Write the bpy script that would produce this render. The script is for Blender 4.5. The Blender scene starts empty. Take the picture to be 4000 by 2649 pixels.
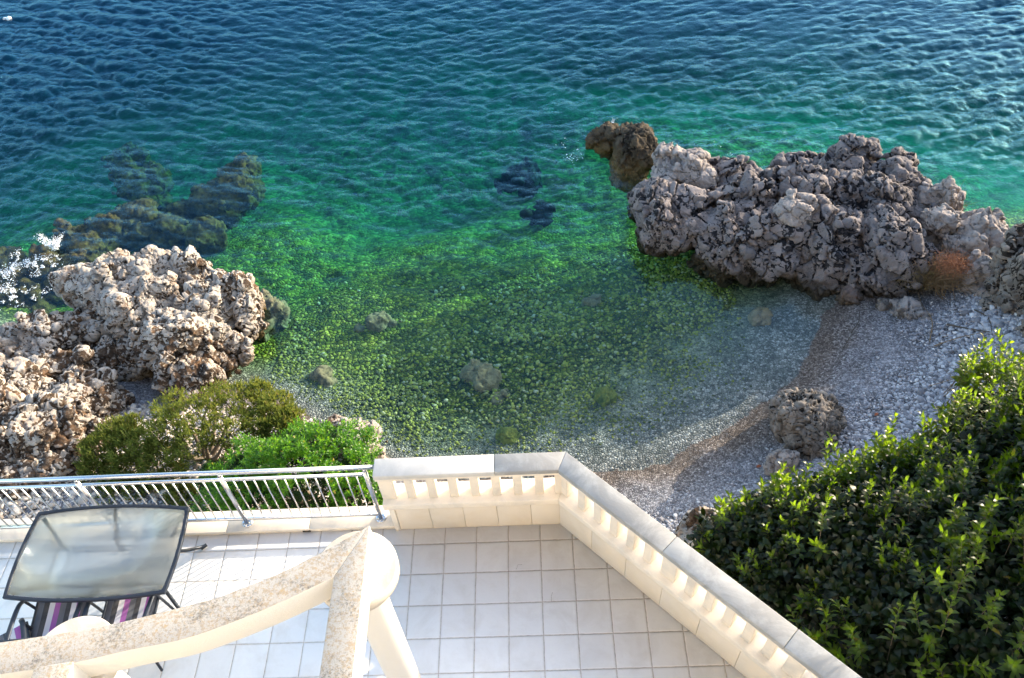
import bpy, math, random
import numpy as np
from mathutils import Matrix, Vector
import openvdb

rng = np.random.default_rng(7)
random.seed(7)
scene = bpy.context.scene
COL = scene.collection
SEA = -4.5

# ------------------------------------------------------------------ camera
T = .33
FO, PITCH, YAW, ROLL = 3210.75, .848458588, -.0547997, -.0845104158
CAM = np.array([.43372, -4.033835, 7.741596])
def _axes():
    p, y, r = PITCH, YAW, ROLL
    f = np.array([math.sin(y)*math.cos(p), math.cos(y)*math.cos(p), -math.sin(p)])
    x = np.array([math.cos(y), -math.sin(y), 0.])
    u = np.cross(x, f)
    return x*math.cos(r)+u*math.sin(r), -x*math.sin(r)+u*math.cos(r), f
AX, AU, AF = _axes()
def at(px, py, z):
    """point at height z seen at (px, py) of a 4000 px wide survey photo"""
    d = AF + (px-2000)/FO*AX - (py-1324.5)/FO*AU
    return CAM + d*((z-CAM[2])/d[2])
K = 4000/2368.
def a2(px, py, z): return at(px*K, py*K, z)

cd = bpy.data.cameras.new('camera'); co = bpy.data.objects.new('camera', cd); COL.objects.link(co)
M = Matrix.Identity(4)
for i in range(3):
    M[i][0], M[i][1], M[i][2], M[i][3] = AX[i], AU[i], -AF[i], CAM[i]
co.matrix_world = M
cd.sensor_width = 36; cd.lens = 36*FO/4000; cd.clip_start = .1; cd.clip_end = 6000
scene.camera = co

# ------------------------------------------------------------------ light
SUN_AZ, SUN_EL = math.radians(56), math.radians(12.8)
SD = Vector((math.sin(SUN_AZ)*math.cos(SUN_EL), math.cos(SUN_AZ)*math.cos(SUN_EL), math.sin(SUN_EL)))
w = bpy.data.worlds.new('World'); scene.world = w; w.use_nodes = True
nt = w.node_tree
sky = nt.nodes.new('ShaderNodeTexSky'); sky.sky_type = 'NISHITA'; sky.sun_disc = False
sky.sun_elevation = SUN_EL; sky.sun_rotation = SUN_AZ
sky.air_density = 1.0; sky.dust_density = 1.5; sky.ozone_density = 1.3
bg = nt.nodes['Background']; nt.links.new(sky.outputs[0], bg.inputs[0]); bg.inputs[1].default_value = .15
ld = bpy.data.lights.new('sun', 'SUN'); ld.energy = 2.0; ld.angle = math.radians(.55); ld.color = (1, .87, .69)
lo = bpy.data.objects.new('sun', ld); COL.objects.link(lo)
lo.rotation_euler = SD.to_track_quat('Z', 'Y').to_euler()

scene.view_settings.view_transform = 'Standard'; scene.view_settings.look = 'None'
scene.view_settings.exposure = 2.32; scene.view_settings.gamma = 1
c = scene.cycles
c.use_denoising = True
try: c.denoiser = 'OPENIMAGEDENOISE'
except Exception: pass
c.max_bounces = 10; c.transparent_max_bounces = 16; c.diffuse_bounces = 4; c.glossy_bounces = 4
c.transmission_bounces = 8; c.volume_bounces = 0
c.caustics_reflective = False; c.caustics_refractive = False
c.sample_clamp_indirect = 6

# ------------------------------------------------------------------ helpers
def mesh(name, V, F, m=None, parent=None, smooth=False, attrs=None):
    """F: list of index arrays (n,3)/(n,4), or list of lists"""
    me = bpy.data.meshes.new(name)
    V = np.asarray(V, np.float32)
    if isinstance(F, np.ndarray): F = [F]
    if len(F) and isinstance(F[0], np.ndarray) and F[0].ndim == 2:
        loops = np.concatenate([f.ravel() for f in F]).astype(np.int32)
        tot = np.concatenate([np.full(len(f), f.shape[1], np.int32) for f in F])
    else:
        loops = np.array([i for f in F for i in f], np.int32)
        tot = np.array([len(f) for f in F], np.int32)
    start = np.concatenate([[0], np.cumsum(tot)[:-1]]).astype(np.int32)
    me.vertices.add(len(V)); me.vertices.foreach_set('co', V.ravel())
    me.loops.add(len(loops)); me.loops.foreach_set('vertex_index', loops)
    me.polygons.add(len(tot)); me.polygons.foreach_set('loop_start', start); me.polygons.foreach_set('loop_total', tot)
    if smooth: me.polygons.foreach_set('use_smooth', np.ones(len(tot), bool))
    for k, v in (attrs or {}).items():
        a = me.attributes.new(k, 'FLOAT', 'POINT'); a.data.foreach_set('value', np.asarray(v, np.float32))
    me.update(calc_edges=True)
    o = bpy.data.objects.new(name, me); COL.objects.link(o)
    if m: me.materials.append(m)
    if parent: o.parent = parent
    return o
def empty(name, loc=(0, 0, 0)):
    o = bpy.data.objects.new(name, None); COL.objects.link(o); o.location = loc; o.empty_display_size = .1
    return o
def tag(o, label=None, cat=None, group=None, kind=None):
    if label: o['label'] = label
    if cat: o['category'] = cat
    if group: o['group'] = group
    if kind: o['kind'] = kind
    return o

class MB:
    """collects boxes, bars, tubes and lathes into one mesh"""
    def __init__(s): s.v = []; s.f = []; s.n = 0
    def add(s, V, F):
        V = [tuple(map(float, p)) for p in V]
        s.v += V; s.f += [[i+s.n for i in f] for f in F]; s.n += len(V)
    def box(s, c, d, rz=0):
        x, y, z = [k/2 for k in d]; P = []
        ca, sa = math.cos(rz), math.sin(rz)
        for k in (-z, z):
            for (i, j) in ((-x, -y), (x, -y), (x, y), (-x, y)):
                P.append((c[0]+i*ca-j*sa, c[1]+i*sa+j*ca, c[2]+k))
        s.add(P, [(3, 2, 1, 0), (4, 5, 6, 7), (0, 1, 5, 4), (1, 2, 6, 5), (2, 3, 7, 6), (3, 0, 4, 7)])
    def prism(s, poly, z0, z1):
        n = len(poly)
        area = sum(poly[i][0]*poly[(i+1) % n][1]-poly[(i+1) % n][0]*poly[i][1] for i in range(n))
        if area < 0: poly = poly[::-1]
        P = [(p[0], p[1], z0) for p in poly]+[(p[0], p[1], z1) for p in poly]
        s.add(P, [tuple(range(n-1, -1, -1)), tuple(range(n, 2*n))]+[(i, (i+1) % n, n+(i+1) % n, n+i) for i in range(n)])
    def tube(s, pts, r, n=10, flat=1.0):
        pts = [Vector(p) for p in pts]
        rs = r if isinstance(r, (list, tuple)) else [r]*len(pts)
        P = []; prev = None
        for i, p in enumerate(pts):
            t = (pts[min(i+1, len(pts)-1)]-pts[max(i-1, 0)]).normalized()
            if prev is None:
                a = t.cross(Vector((0, 0, 1)))
                if a.length < .05: a = t.cross(Vector((0, 1, 0)))
            else: a = prev-t*prev.dot(t)
            a.normalize(); b = t.cross(a); prev = a
            for k in range(n):
                q = 2*math.pi*k/n
                P.append(p+a*math.cos(q)*rs[i]+b*math.sin(q)*rs[i]*flat)
        F = []
        for i in range(len(pts)-1):
            for k in range(n):
                F.append((i*n+k, i*n+(k+1) % n, (i+1)*n+(k+1) % n, (i+1)*n+k))
        F.append(tuple(range(n-1, -1, -1))); F.append(tuple(range((len(pts)-1)*n, len(pts)*n)))
        s.add(P, F)
    def lathe(s, c, prof, n=48):
        P = []
        for (r, z) in prof:
            for k in range(n):
                q = 2*math.pi*k/n; P.append((c[0]+r*math.cos(q), c[1]+r*math.sin(q), c[2]+z))
        F = []
        for i in range(len(prof)-1):
            for k in range(n):
                F.append((i*n+k, i*n+(k+1) % n, (i+1)*n+(k+1) % n, (i+1)*n+k))
        F.append(tuple(range(n-1, -1, -1))); F.append(tuple(range((len(prof)-1)*n, len(prof)*n)))
        s.add(P, F)
    def build(s, name, m, parent=None, smooth=False, bevel=0, seg=2):
        o = mesh(name, s.v, s.f, m, parent)
        if smooth:
            for p in o.data.polygons: p.use_smooth = len(p.vertices) == 4
        if bevel:
            b = o.modifiers.new('bevel', 'BEVEL'); b.width = bevel; b.segments = seg; b.limit_method = 'ANGLE'
            b.harden_normals = False
        return o
def spline(pts, n=12):
    """Catmull-Rom through pts"""
    P = [Vector(p) for p in pts]; P = [2*P[0]-P[1]]+P+[2*P[-1]-P[-2]]; out = []
    for i in range(1, len(P)-2):
        for k in range(n):
            t = k/n; a, b, c_, d = P[i-1], P[i], P[i+1], P[i+2]
            out.append(.5*((2*b)+(c_-a)*t+(2*a-5*b+4*c_-d)*t*t+(3*b-a-3*c_+d)*t**3))
    out.append(P[-2]); return out

# ---- numpy noise (lattice tables)
_TR = np.random.default_rng(99).random((32, 32, 32, 4)).astype(np.float32).reshape(-1, 4)
_T1 = np.ascontiguousarray(_TR[:, 0])
def _off(s): return (s*7) % 32, (s*13+5) % 32, (s*29+11) % 32
def vnoise(P, f, s):
    """smooth value noise, -1..1"""
    Q = np.asarray(P*f, np.float32); I = np.floor(Q).astype(np.int32); t = Q-I; t = t*t*t*(t*(t*6-15)+10)
    ox, oy, oz = _off(s); out = 0
    ix = [((I[:, 0]+ox+d) & 31) << 10 for d in (0, 1)]; iy = [((I[:, 1]+oy+d) & 31) << 5 for d in (0, 1)]; iz = [(I[:, 2]+oz+d) & 31 for d in (0, 1)]
    for dx in (0, 1):
        wx = t[:, 0] if dx else 1-t[:, 0]
        for dy in (0, 1):
            wy = wx*(t[:, 1] if dy else 1-t[:, 1]); b = ix[dx]+iy[dy]
            out = out + wy*(_T1[b+iz[0]]*(1-t[:, 2])+_T1[b+iz[1]]*t[:, 2])
    return out*2-1
def fbm(P, f, s, o=4, g=.5):
    a = 1.; r = 0
    for k in range(o): r = r+a*vnoise(P, f*2**k, s+k*17); a *= g
    return r
def voro(P, f, s, squash=(1, 1, 1)):
    """3-d Worley noise: F1, edge (F2-F1), vector to the cell point, cell randoms"""
    Q = np.asarray(P*np.array(squash)*f, np.float32); I = np.floor(Q).astype(np.int32); fr = Q-I
    ox, oy, oz = _off(s); n = len(Q); F1 = np.full(n, 9., np.float32); F2 = F1.copy(); H = np.zeros(n, np.int32)
    ix = [((I[:, 0]+ox+d) & 31) << 10 for d in (-1, 0, 1)]; iy = [((I[:, 1]+oy+d) & 31) << 5 for d in (-1, 0, 1)]; iz = [(I[:, 2]+oz+d) & 31 for d in (-1, 0, 1)]
    DX = np.zeros(n, np.float32); DY = DX.copy(); DZ = DX.copy()
    for a in range(3):
        for b in range(3):
            ab = ix[a]+iy[b]
            for c_ in range(3):
                h = ab+iz[c_]; t = _TR[h]
                dx = t[:, 0]+(a-1)-fr[:, 0]; dy = t[:, 1]+(b-1)-fr[:, 1]; dz = t[:, 2]+(c_-1)-fr[:, 2]
                r = dx*dx+dy*dy+dz*dz
                nw = r < F1
                F2 = np.where(nw, F1, np.minimum(F2, r)); F1 = np.where(nw, r, F1); H = np.where(nw, h, H)
                DX = np.where(nw, dx, DX); DY = np.where(nw, dy, DY); DZ = np.where(nw, dz, DZ)
    F1 = np.sqrt(F1); F2 = np.sqrt(F2)
    g = lambda k: _T1[(H*k+12345*k) & 32767]
    return F1, F2-F1, np.stack([DX, DY, DZ], 1), _TR[H, 3], g(3), g(7)
def sstep(a, b, x):
    t = np.clip((x-a)/(b-a), 0, 1); return t*t*(3-2*t)

# ------------------------------------------------------------------ materials
class NT:
    def __init__(s, name):
        s.m = bpy.data.materials.new(name); s.m.use_nodes = True; s.t = s.m.node_tree
        s.b = s.t.nodes['Principled BSDF']; s.out = s.t.nodes['Material Output']
    def n(s, typ, **kw):
        o = s.t.nodes.new('ShaderNode'+typ)
        for k, v in kw.items():
            if k.startswith('i_'):
                o.inputs[k[2:].replace('_', ' ')].default_value = v
            else: setattr(o, k, v)
        return o
    def l(s, a, b): s.t.links.new(a, b)
    def co(s, kind='Object', scale=None):
        t = s.n('TexCoord').outputs[kind]
        if scale:
            mp = s.n('Mapping'); mp.inputs['Scale'].default_value = scale; s.l(t, mp.inputs[0]); return mp.outputs[0]
        return t
    def noise(s, scale, detail=4, rough=.55, vec=None, dist=0):
        o = s.n('TexNoise'); o.inputs['Scale'].default_value = scale; o.inputs['Detail'].default_value = detail
        o.inputs['Roughness'].default_value = rough; o.inputs['Distortion'].default_value = dist
        s.l(vec if vec is not None else s.co(), o.inputs['Vector']); return o.outputs['Fac']
    def ramp(s, fac, stops, interp='LINEAR'):
        o = s.n('ValToRGB'); cr = o.color_ramp; cr.interpolation = interp
        while len(cr.elements) < len(stops): cr.elements.new(.5)
        for e, (p, c_) in zip(cr.elements, stops):
            e.position = p; e.color = (c_[0], c_[1], c_[2], 1) if hasattr(c_, '__len__') else (c_, c_, c_, 1)
        s.l(fac, o.inputs[0]); return o.outputs[0]
    def mix(s, f, a, b, mode='MIX'):
        o = s.n('Mix', data_type='RGBA', blend_type=mode)
        for sock, v in ((o.inputs[0], f), (o.inputs[6], a), (o.inputs[7], b)):
            if hasattr(v, 'node'): s.l(v, sock)
            elif hasattr(v, '__len__'): sock.default_value = (v[0], v[1], v[2], 1)
            else: sock.default_value = v
        return o.outputs[2]
    def math(s, op, a, b=0., clamp=False):
        o = s.n('Math', operation=op, use_clamp=clamp)
        for sock, v in zip(o.inputs, (a, b)):
            if hasattr(v, 'node'): s.l(v, sock)
            else: sock.default_value = v
        return o.outputs[0]
    def attr(s, name):
        o = s.n('Attribute'); o.attribute_name = name; return o.outputs['Fac']
    def bump(s, h, dist=.01, strength=1., prev=None):
        o = s.n('Bump'); o.inputs['Distance'].default_value = dist; o.inputs['Strength'].default_value = strength
        s.l(h, o.inputs['Height'])
        if prev is not None: s.l(prev, o.inputs['Normal'])
        return o.outputs[0]
    def done(s, color=None, rough=None, normal=None, **kw):
        kw.setdefault('Specular_IOR_Level', .16)
        for k, v in (('Base Color', color), ('Roughness', rough), ('Normal', normal)):
            if v is None: continue
            if hasattr(v, 'node'): s.l(v, s.b.inputs[k])
            elif hasattr(v, '__len__'): s.b.inputs[k].default_value = (v[0], v[1], v[2], 1)
            else: s.b.inputs[k].default_value = v
        for k, v in kw.items(): s.b.inputs[k.replace('_', ' ')].default_value = v
        return s.m

def mat_tile():
    m = NT('terrace_tile'); co_ = m.co()
    sx = m.n('SeparateXYZ'); m.l(co_, sx.inputs[0])
    wob = m.math('MULTIPLY', m.math('SUBTRACT', m.noise(14, 3, .6), .5), .008)
    def cell(ax):
        u = m.math('DIVIDE', m.math('ADD', sx.outputs[ax], wob), T)
        f = m.math('FRACT', m.math('ADD', u, 1000.))
        d = m.math('MINIMUM', f, m.math('SUBTRACT', 1., f))
        return d, m.math('FLOOR', m.math('ADD', u, 1000.))
    dx, ix = cell(0); dy, iy = cell(1)
    d = m.math('MINIMUM', dx, dy)
    g = m.ramp(d, [(.0, 1), (.006, .9), (.0125, 0)])
    wn = m.n('TexWhiteNoise', noise_dimensions='2D'); cb = m.n('CombineXYZ'); m.l(ix, cb.inputs[0]); m.l(iy, cb.inputs[1]); m.l(cb.outputs[0], wn.inputs[0])
    tile = m.mix(wn.outputs['Value'], (.73, .715, .705), (.775, .765, .755))
    sm = m.noise(3.2, 5, .65, dist=.6)
    tile = m.mix(m.ramp(sm, [(.46, 0), (.74, .55)]), tile, (.60, .565, .525))
    fine = m.noise(60, 3, .6)
    tile = m.mix(m.ramp(fine, [(.55, 0), (.8, .16)]), tile, (.56, .54, .52))
    gc = m.ramp(m.noise(22, 5, .7), [(.30, (.17, .12, .085)), (.5, (.42, .35, .29)), (.7, (.58, .52, .46))])
    # darker brown margin beside the joints
    edge = m.ramp(d, [(.012, .22), (.06, 0)])
    tile = m.mix(edge, tile, (.52, .47, .42))
    col = m.mix(g, tile, gc)
    hgt = m.ramp(d, [(.0, 0), (.012, .2), (.03, .9), (.06, 1)])
    nb = m.bump(hgt, .004); nb = m.bump(m.noise(9, 4, .6), .003, .5, nb)
    return m.done(col, m.ramp(sm, [(.3, .42), (.7, .6)]), nb)
def mat_stone(name='white_limestone', base=(.72, .625, .51), base2=(.78, .695, .585), grime=.35, gcol=(.42, .40, .375), gscale=2.6, joints=None):
    m = NT(name)
    n1 = m.noise(1.7, 5, .6, dist=.4); n2 = m.noise(gscale, 7, .68, dist=.8); n3 = m.noise(75, 3, .6)
    col = m.mix(n1, base, base2)
    col = m.mix(m.ramp(n2, [(.5-.10*grime, 0), (.72, min(1, grime*1.6))]), col, gcol)
    col = m.mix(m.ramp(n3, [(.58, 0), (.78, .3*grime+.06)]), col, (.38, .33, .28))
    nb = m.bump(m.noise(40, 4, .65), .003, .6)
    return m.done(col, .68, nb)
def mat_lichen():
    m = NT('lichen_concrete')
    n0 = m.noise(2.4, 4, .6, dist=.5); n1 = m.noise(44, 7, .72); n2 = m.noise(120, 4, .7); n3 = m.noise(9, 5, .65); n4 = m.noise(24, 4, .6)
    geo = m.n('NewGeometry'); sx = m.n('SeparateXYZ'); m.l(geo.outputs['Normal'], sx.inputs[0])
    up = m.ramp(sx.outputs[2], [(.55, 0), (.8, 1)])
    base = m.mix(n3, (.46, .435, .40), (.32, .29, .25))
    t = m.mix(m.ramp(n3, [(.46, 0), (.66, .6)]), base, (.50, .45, .39))
    pat = m.ramp(n0, [(.35, .25), (.150, 1)])
    t = m.mix(m.math('MULTIPLY', pat, m.ramp(n1, [(.50, 0), (.58, .85)])), t, (.34, .265, .18))
    t = m.mix(m.math('MULTIPLY', pat, m.ramp(n2, [(.58, 0), (.66, .75)])), t, (.24, .21, .185))
    t = m.mix(m.ramp(n4, [(.64, 0), (.69, .85)]), t, (.40, .29, .16))
    t = m.mix(m.ramp(m.math('MULTIPLY', n0, m.noise(70, 4, .7)), [(.27, 0), (.4, .9)]), t, (.13, .125, .115))
    clean = m.mix(n3, (.70, .665, .61), (.66, .62, .56))
    col = m.mix(up, clean, t)
    nb = m.bump(n1, .006, .5)
    return m.done(col, .8, nb)
def mat_paint(name, c1, c2, rough=.55):
    m = NT(name); n = m.noise(5, 5, .6)
    return m.done(m.mix(n, c1, c2), rough, m.bump(m.noise(60, 3), .001, .5))
def mat_metal(name, col, rough, metallic=1.):
    m = NT(name); n = m.noise(18, 4)
    return m.done(m.mix(n, col, tuple(k*.86 for k in col)), m.ramp(n, [(.3, rough*.8), (.7, rough*1.25)]), None, Metallic=metallic)

def mat_rock(name, matrix, clast, clast2, patch, wet, fleck=.5, tan=None):
    m = NT(name)
    cl, rn, cv = m.attr('clast'), m.attr('rnd'), m.attr('crev')
    fin = m.noise(26, 6, .7); med = m.noise(5.5, 5, .62, dist=.5); big = m.noise(1.3, 4, .6, dist=.3); spk = m.noise(75, 4, .7)
    mt = m.mix(m.ramp(med, [(.36, 0), (.66, 1)]), matrix[0], matrix[1])
    mt = m.mix(m.ramp(fin, [(.52, 0), (.66, .6)]), mt, clast2)
    ct = m.mix(rn, clast, clast2)
    ct = m.mix(m.ramp(fin, [(.42, .0), (.75, .55)]), ct, patch)
    ct = m.mix(m.ramp(spk, [(.56, 0), (.68, fleck)]), ct, matrix[0])
    edge = m.math('ADD', cl, m.math('MULTIPLY', m.math('SUBTRACT', fin, .5), .9))
    col = m.mix(m.ramp(edge, [(.38, 0), (.56, 1)]), mt, ct)
    if tan: col = m.mix(m.ramp(m.math('MULTIPLY', med, big), [(.26, 0), (.38, .4)]), col, tan)
    # dark lichen over whole faces
    col = m.mix(m.ramp(m.math('ADD', big, m.math('MULTIPLY', m.math('SUBTRACT', fin, .5), .5)), [(.56, 0), (.68, fleck*.75)]), col, matrix[0])
    # algae band just above the sea
    geo = m.n('NewGeometry'); sx = m.n('SeparateXYZ'); m.l(geo.outputs['Position'], sx.inputs[0])
    hz = m.math('ADD', sx.outputs[2], m.math('MULTIPLY', m.math('SUBTRACT', med, .5), .5))
    wb = m.ramp(m.math('SUBTRACT', hz, SEA-.5), [(.55, 1), (.85, 0)])
    wc = m.mix(m.ramp(fin, [(.4, 0), (.65, 1)]), wet[0], wet[1])
    col = m.mix(wb, col, wc)
    nb = m.bump(fin, .022, .7); nb = m.bump(spk, .006, .6, nb)
    return m.done(col, m.math('SUBTRACT', .92, m.math('MULTIPLY', wb, .35)), nb)
MROCK_R = mat_rock('dark_conglomerate', ((0.0070, 0.0070, 0.0091), (0.0238, 0.0224, 0.0252)), (0.2380, 0.2030, 0.1925), (0.1190, 0.1085, 0.1120), (0.1890, 0.1645, 0.1575),
                   ((0.0196, 0.0140, 0.0077), (0.0595, 0.0455, 0.0266)), .55)
MROCK_M = mat_rock('grey_brown_conglomerate', ((0.0098, 0.0084, 0.0077), (0.0385, 0.0301, 0.0238)), (0.2520, 0.2205, 0.1925), (0.1260, 0.1120, 0.1015), (0.1890, 0.1540, 0.1260),
                   ((0.0196, 0.0140, 0.0077), (0.0595, 0.0455, 0.0266)), .6, (0.0910, 0.0560, 0.0315))
MROCK_P = mat_rock('pale_fractured_limestone', ((0.0800, 0.0720, 0.0688), (0.2000, 0.1760, 0.1640)), (0.3360, 0.2880, 0.2600), (0.2480, 0.2200, 0.2040), (0.2880, 0.2480, 0.2240),
                   ((0.0320, 0.0224, 0.0128), (0.0880, 0.0680, 0.0400)), .12)
MROCK_L = mat_rock('tan_conglomerate', ((0.0254, 0.0179, 0.0126), (0.0899, 0.0582, 0.0381)), (0.4444, 0.3967, 0.3491), (0.2539, 0.2328, 0.2116), (0.3491, 0.2909, 0.2328),
                   ((0.0423, 0.0285, 0.0106), (0.1375, 0.0952, 0.0370)), .5, (0.2116, 0.1111, 0.0529))
MROCK_T = mat_rock('wet_brown_rock', ((0.0110, 0.0092, 0.0074), (0.0322, 0.0258, 0.0184)), (0.0782, 0.0626, 0.0460), (0.0322, 0.0276, 0.0239), (0.1012, 0.0782, 0.0460),
                   ((0.0644, 0.0414, 0.0129), (0.1288, 0.0920, 0.0414)), .5, (0.1012, 0.0690, 0.0276))
MROCK_RED = mat_rock('reddish_limestone', ((0.0460, 0.0322, 0.0276), (0.0920, 0.0644, 0.0552)), (0.1840, 0.1380, 0.1242), (0.1196, 0.0874, 0.0782), (0.1564, 0.1196, 0.1012),
                   ((0.0460, 0.0322, 0.0184), (0.1104, 0.0828, 0.0552)), .3)
def mat_sub(name, a, b):
    m = NT(name); n = m.noise(9, 6, .7); f = m.noise(40, 5, .7)
    col = m.mix(m.ramp(n, [(.35, 0), (.65, 1)]), a, b)
    col = m.mix(m.ramp(f, [(.5, 0), (.7, .5)]), col, tuple(k*.5 for k in a))
    return m.done(col, .9, m.bump(f, .02, .7))
MSUB = mat_sub('algae_boulder', (.05, .075, .012), (.14, .17, .03))
MSUB_D = mat_sub('dark_weed_rock', (.006, .008, .008), (.018, .02, .016))
MSUB_T = mat_sub('tan_underwater_rock', (.10, .085, .045), (.21, .18, .10))
MREEF = mat_sub('brown_weed_reef', (.022, .012, .004), (.14, .08, .02))

def pebble_nodes(m, scale, seed, vec):
    v = m.n('TexVoronoi'); v.feature = 'F1'; v.inputs['Scale'].default_value = scale; v.inputs['Randomness'].default_value = .95
    e = m.n('TexVoronoi'); e.feature = 'DISTANCE_TO_EDGE'; e.inputs['Scale'].default_value = scale; e.inputs['Randomness'].default_value = .95
    mp = m.n('Mapping'); mp.inputs['Location'].default_value = (seed, seed*.7, 0); m.l(vec, mp.inputs[0])
    dn = m.n('TexNoise'); dn.inputs['Scale'].default_value = scale*.8; m.l(mp.outputs[0], dn.inputs['Vector'])
    mixv = m.n('Mix', data_type='VECTOR'); mixv.inputs[0].default_value = .35/scale*1.0
    ad = m.n('VectorMath', operation='SCALE'); ad.inputs['Scale'].default_value = .55/scale; m.l(dn.outputs['Color'], ad.inputs[0])
    sm = m.n('VectorMath', operation='ADD'); m.l(mp.outputs[0], sm.inputs[0]); m.l(ad.outputs[0], sm.inputs[1])
    m.l(sm.outputs[0], v.inputs['Vector']); m.l(sm.outputs[0], e.inputs['Vector'])
    return v.outputs['Color'], e.outputs['Distance'], v.outputs['Distance']
def flat_vec(m):
    sx = m.n('SeparateXYZ'); m.l(m.co('Object'), sx.inputs[0]); cb = m.n('CombineXYZ')
    m.l(sx.outputs[0], cb.inputs[0]); m.l(sx.outputs[1], cb.inputs[1]); return cb.outputs[0]
def mat_ground(name, under):
    m = NT(name); vec = flat_vec(m)
    c1, e1, d1 = pebble_nodes(m, 17 if not under else 11, 3.1, vec)
    c2, e2, d2 = pebble_nodes(m, 34 if not under else 22, 9.3, vec)
    size = m.attr('fine')
    s1 = m.n('SeparateColor'); m.l(c1, s1.inputs[0]); s2 = m.n('SeparateColor'); m.l(c2, s2.inputs[0])
    r = m.mix(size, s1.outputs[0], s2.outputs[0]); r2 = m.mix(size, s1.outputs[1], s2.outputs[1])
    ed = m.mix(size, m.math('MULTIPLY', e1, 1.), m.math('MULTIPLY', e2, 1.))
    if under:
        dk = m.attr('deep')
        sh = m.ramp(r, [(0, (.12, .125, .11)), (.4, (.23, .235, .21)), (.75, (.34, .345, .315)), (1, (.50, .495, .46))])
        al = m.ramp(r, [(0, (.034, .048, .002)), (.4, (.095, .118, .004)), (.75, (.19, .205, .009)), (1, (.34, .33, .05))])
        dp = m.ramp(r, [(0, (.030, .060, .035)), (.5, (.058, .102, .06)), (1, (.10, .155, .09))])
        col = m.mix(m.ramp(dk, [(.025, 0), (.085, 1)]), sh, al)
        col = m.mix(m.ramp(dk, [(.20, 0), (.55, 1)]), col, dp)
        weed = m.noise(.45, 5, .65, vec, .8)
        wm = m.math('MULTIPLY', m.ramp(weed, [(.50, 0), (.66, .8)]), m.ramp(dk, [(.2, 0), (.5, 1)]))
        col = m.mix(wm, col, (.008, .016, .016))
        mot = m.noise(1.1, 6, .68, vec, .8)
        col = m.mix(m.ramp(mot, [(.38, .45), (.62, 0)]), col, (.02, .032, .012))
    else:
        gr = m.ramp(r, [(0, (.10, .097, .108)), (.35, (.22, .217, .235)), (.7, (.35, .345, .37)), (.93, (.46, .455, .475)), (1, (.64, .63, .63))])
        br = m.ramp(r, [(0, (.085, .066, .055)), (.4, (.19, .152, .13)), (.75, (.30, .25, .215)), (1, (.44, .385, .345))])
        wet = m.attr('wet')
        pn = m.noise(1.3, 5, .6, vec, .5)
        col = m.mix(m.math('ADD', wet, m.math('MULTIPLY', m.math('SUBTRACT', pn, .5), .9), clamp=True), gr, br)
        col = m.mix(m.math('MULTIPLY', m.ramp(wet, [(.8, 0), (1, .3)]), 1.), col, (.09, .07, .055))
    crack = m.ramp(ed, [(.0, 1), (.05, .5), (.14, 0)])
    if under: crack = m.math('MULTIPLY', crack, m.ramp(dk, [(.08, 1), (.3, .3)]))
    col = m.mix(m.math('MULTIPLY', crack, .8), col, (.008, .010, .006) if under else (.03, .028, .028))
    h = m.ramp(ed, [(0, 0), (.18, .6), (.5, 1)])
    hh = m.math('ADD', h, m.math('MULTIPLY', r2, .8))
    nb = m.bump(hh, .05 if under else .026, 1.)
    if under: m.l(m.ramp(dk, [(.08, 1), (.35, .35)]), nb.node.inputs['Strength'])
    return m.done(col, .75, nb)
def mat_pebble(name, stops):
    m = NT(name); g = m.n('NewGeometry'); col = m.ramp(g.outputs['Random Per Island'], stops)
    return m.done(m.mix(m.ramp(m.noise(30, 4), [(.4, 0), (.7, .3)]), col, (.2, .19, .18)), .8)
def mat_leaf(name, stops, trans, tcol, rough=.42, spec=.5):
    m = NT(name); g = m.n('NewGeometry')
    col = m.ramp(g.outputs['Random Per Island'], stops)
    m.done(col, rough); m.b.inputs['Specular IOR Level'].default_value = spec
    tr = m.n('BsdfTranslucent'); m.l(m.mix(.85, col, tcol), tr.inputs[0])
    mx = m.n('MixShader'); mx.inputs[0].default_value = trans
    m.l(m.b.outputs[0], mx.inputs[1]); m.l(tr.outputs[0], mx.inputs[2]); m.l(mx.outputs[0], m.out.inputs[0])
    return m.m
def mat_plain(name, a, b, rough=.8, sc=12):
    m = NT(name); return m.done(m.mix(m.noise(sc, 5, .6), a, b), rough)

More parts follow.
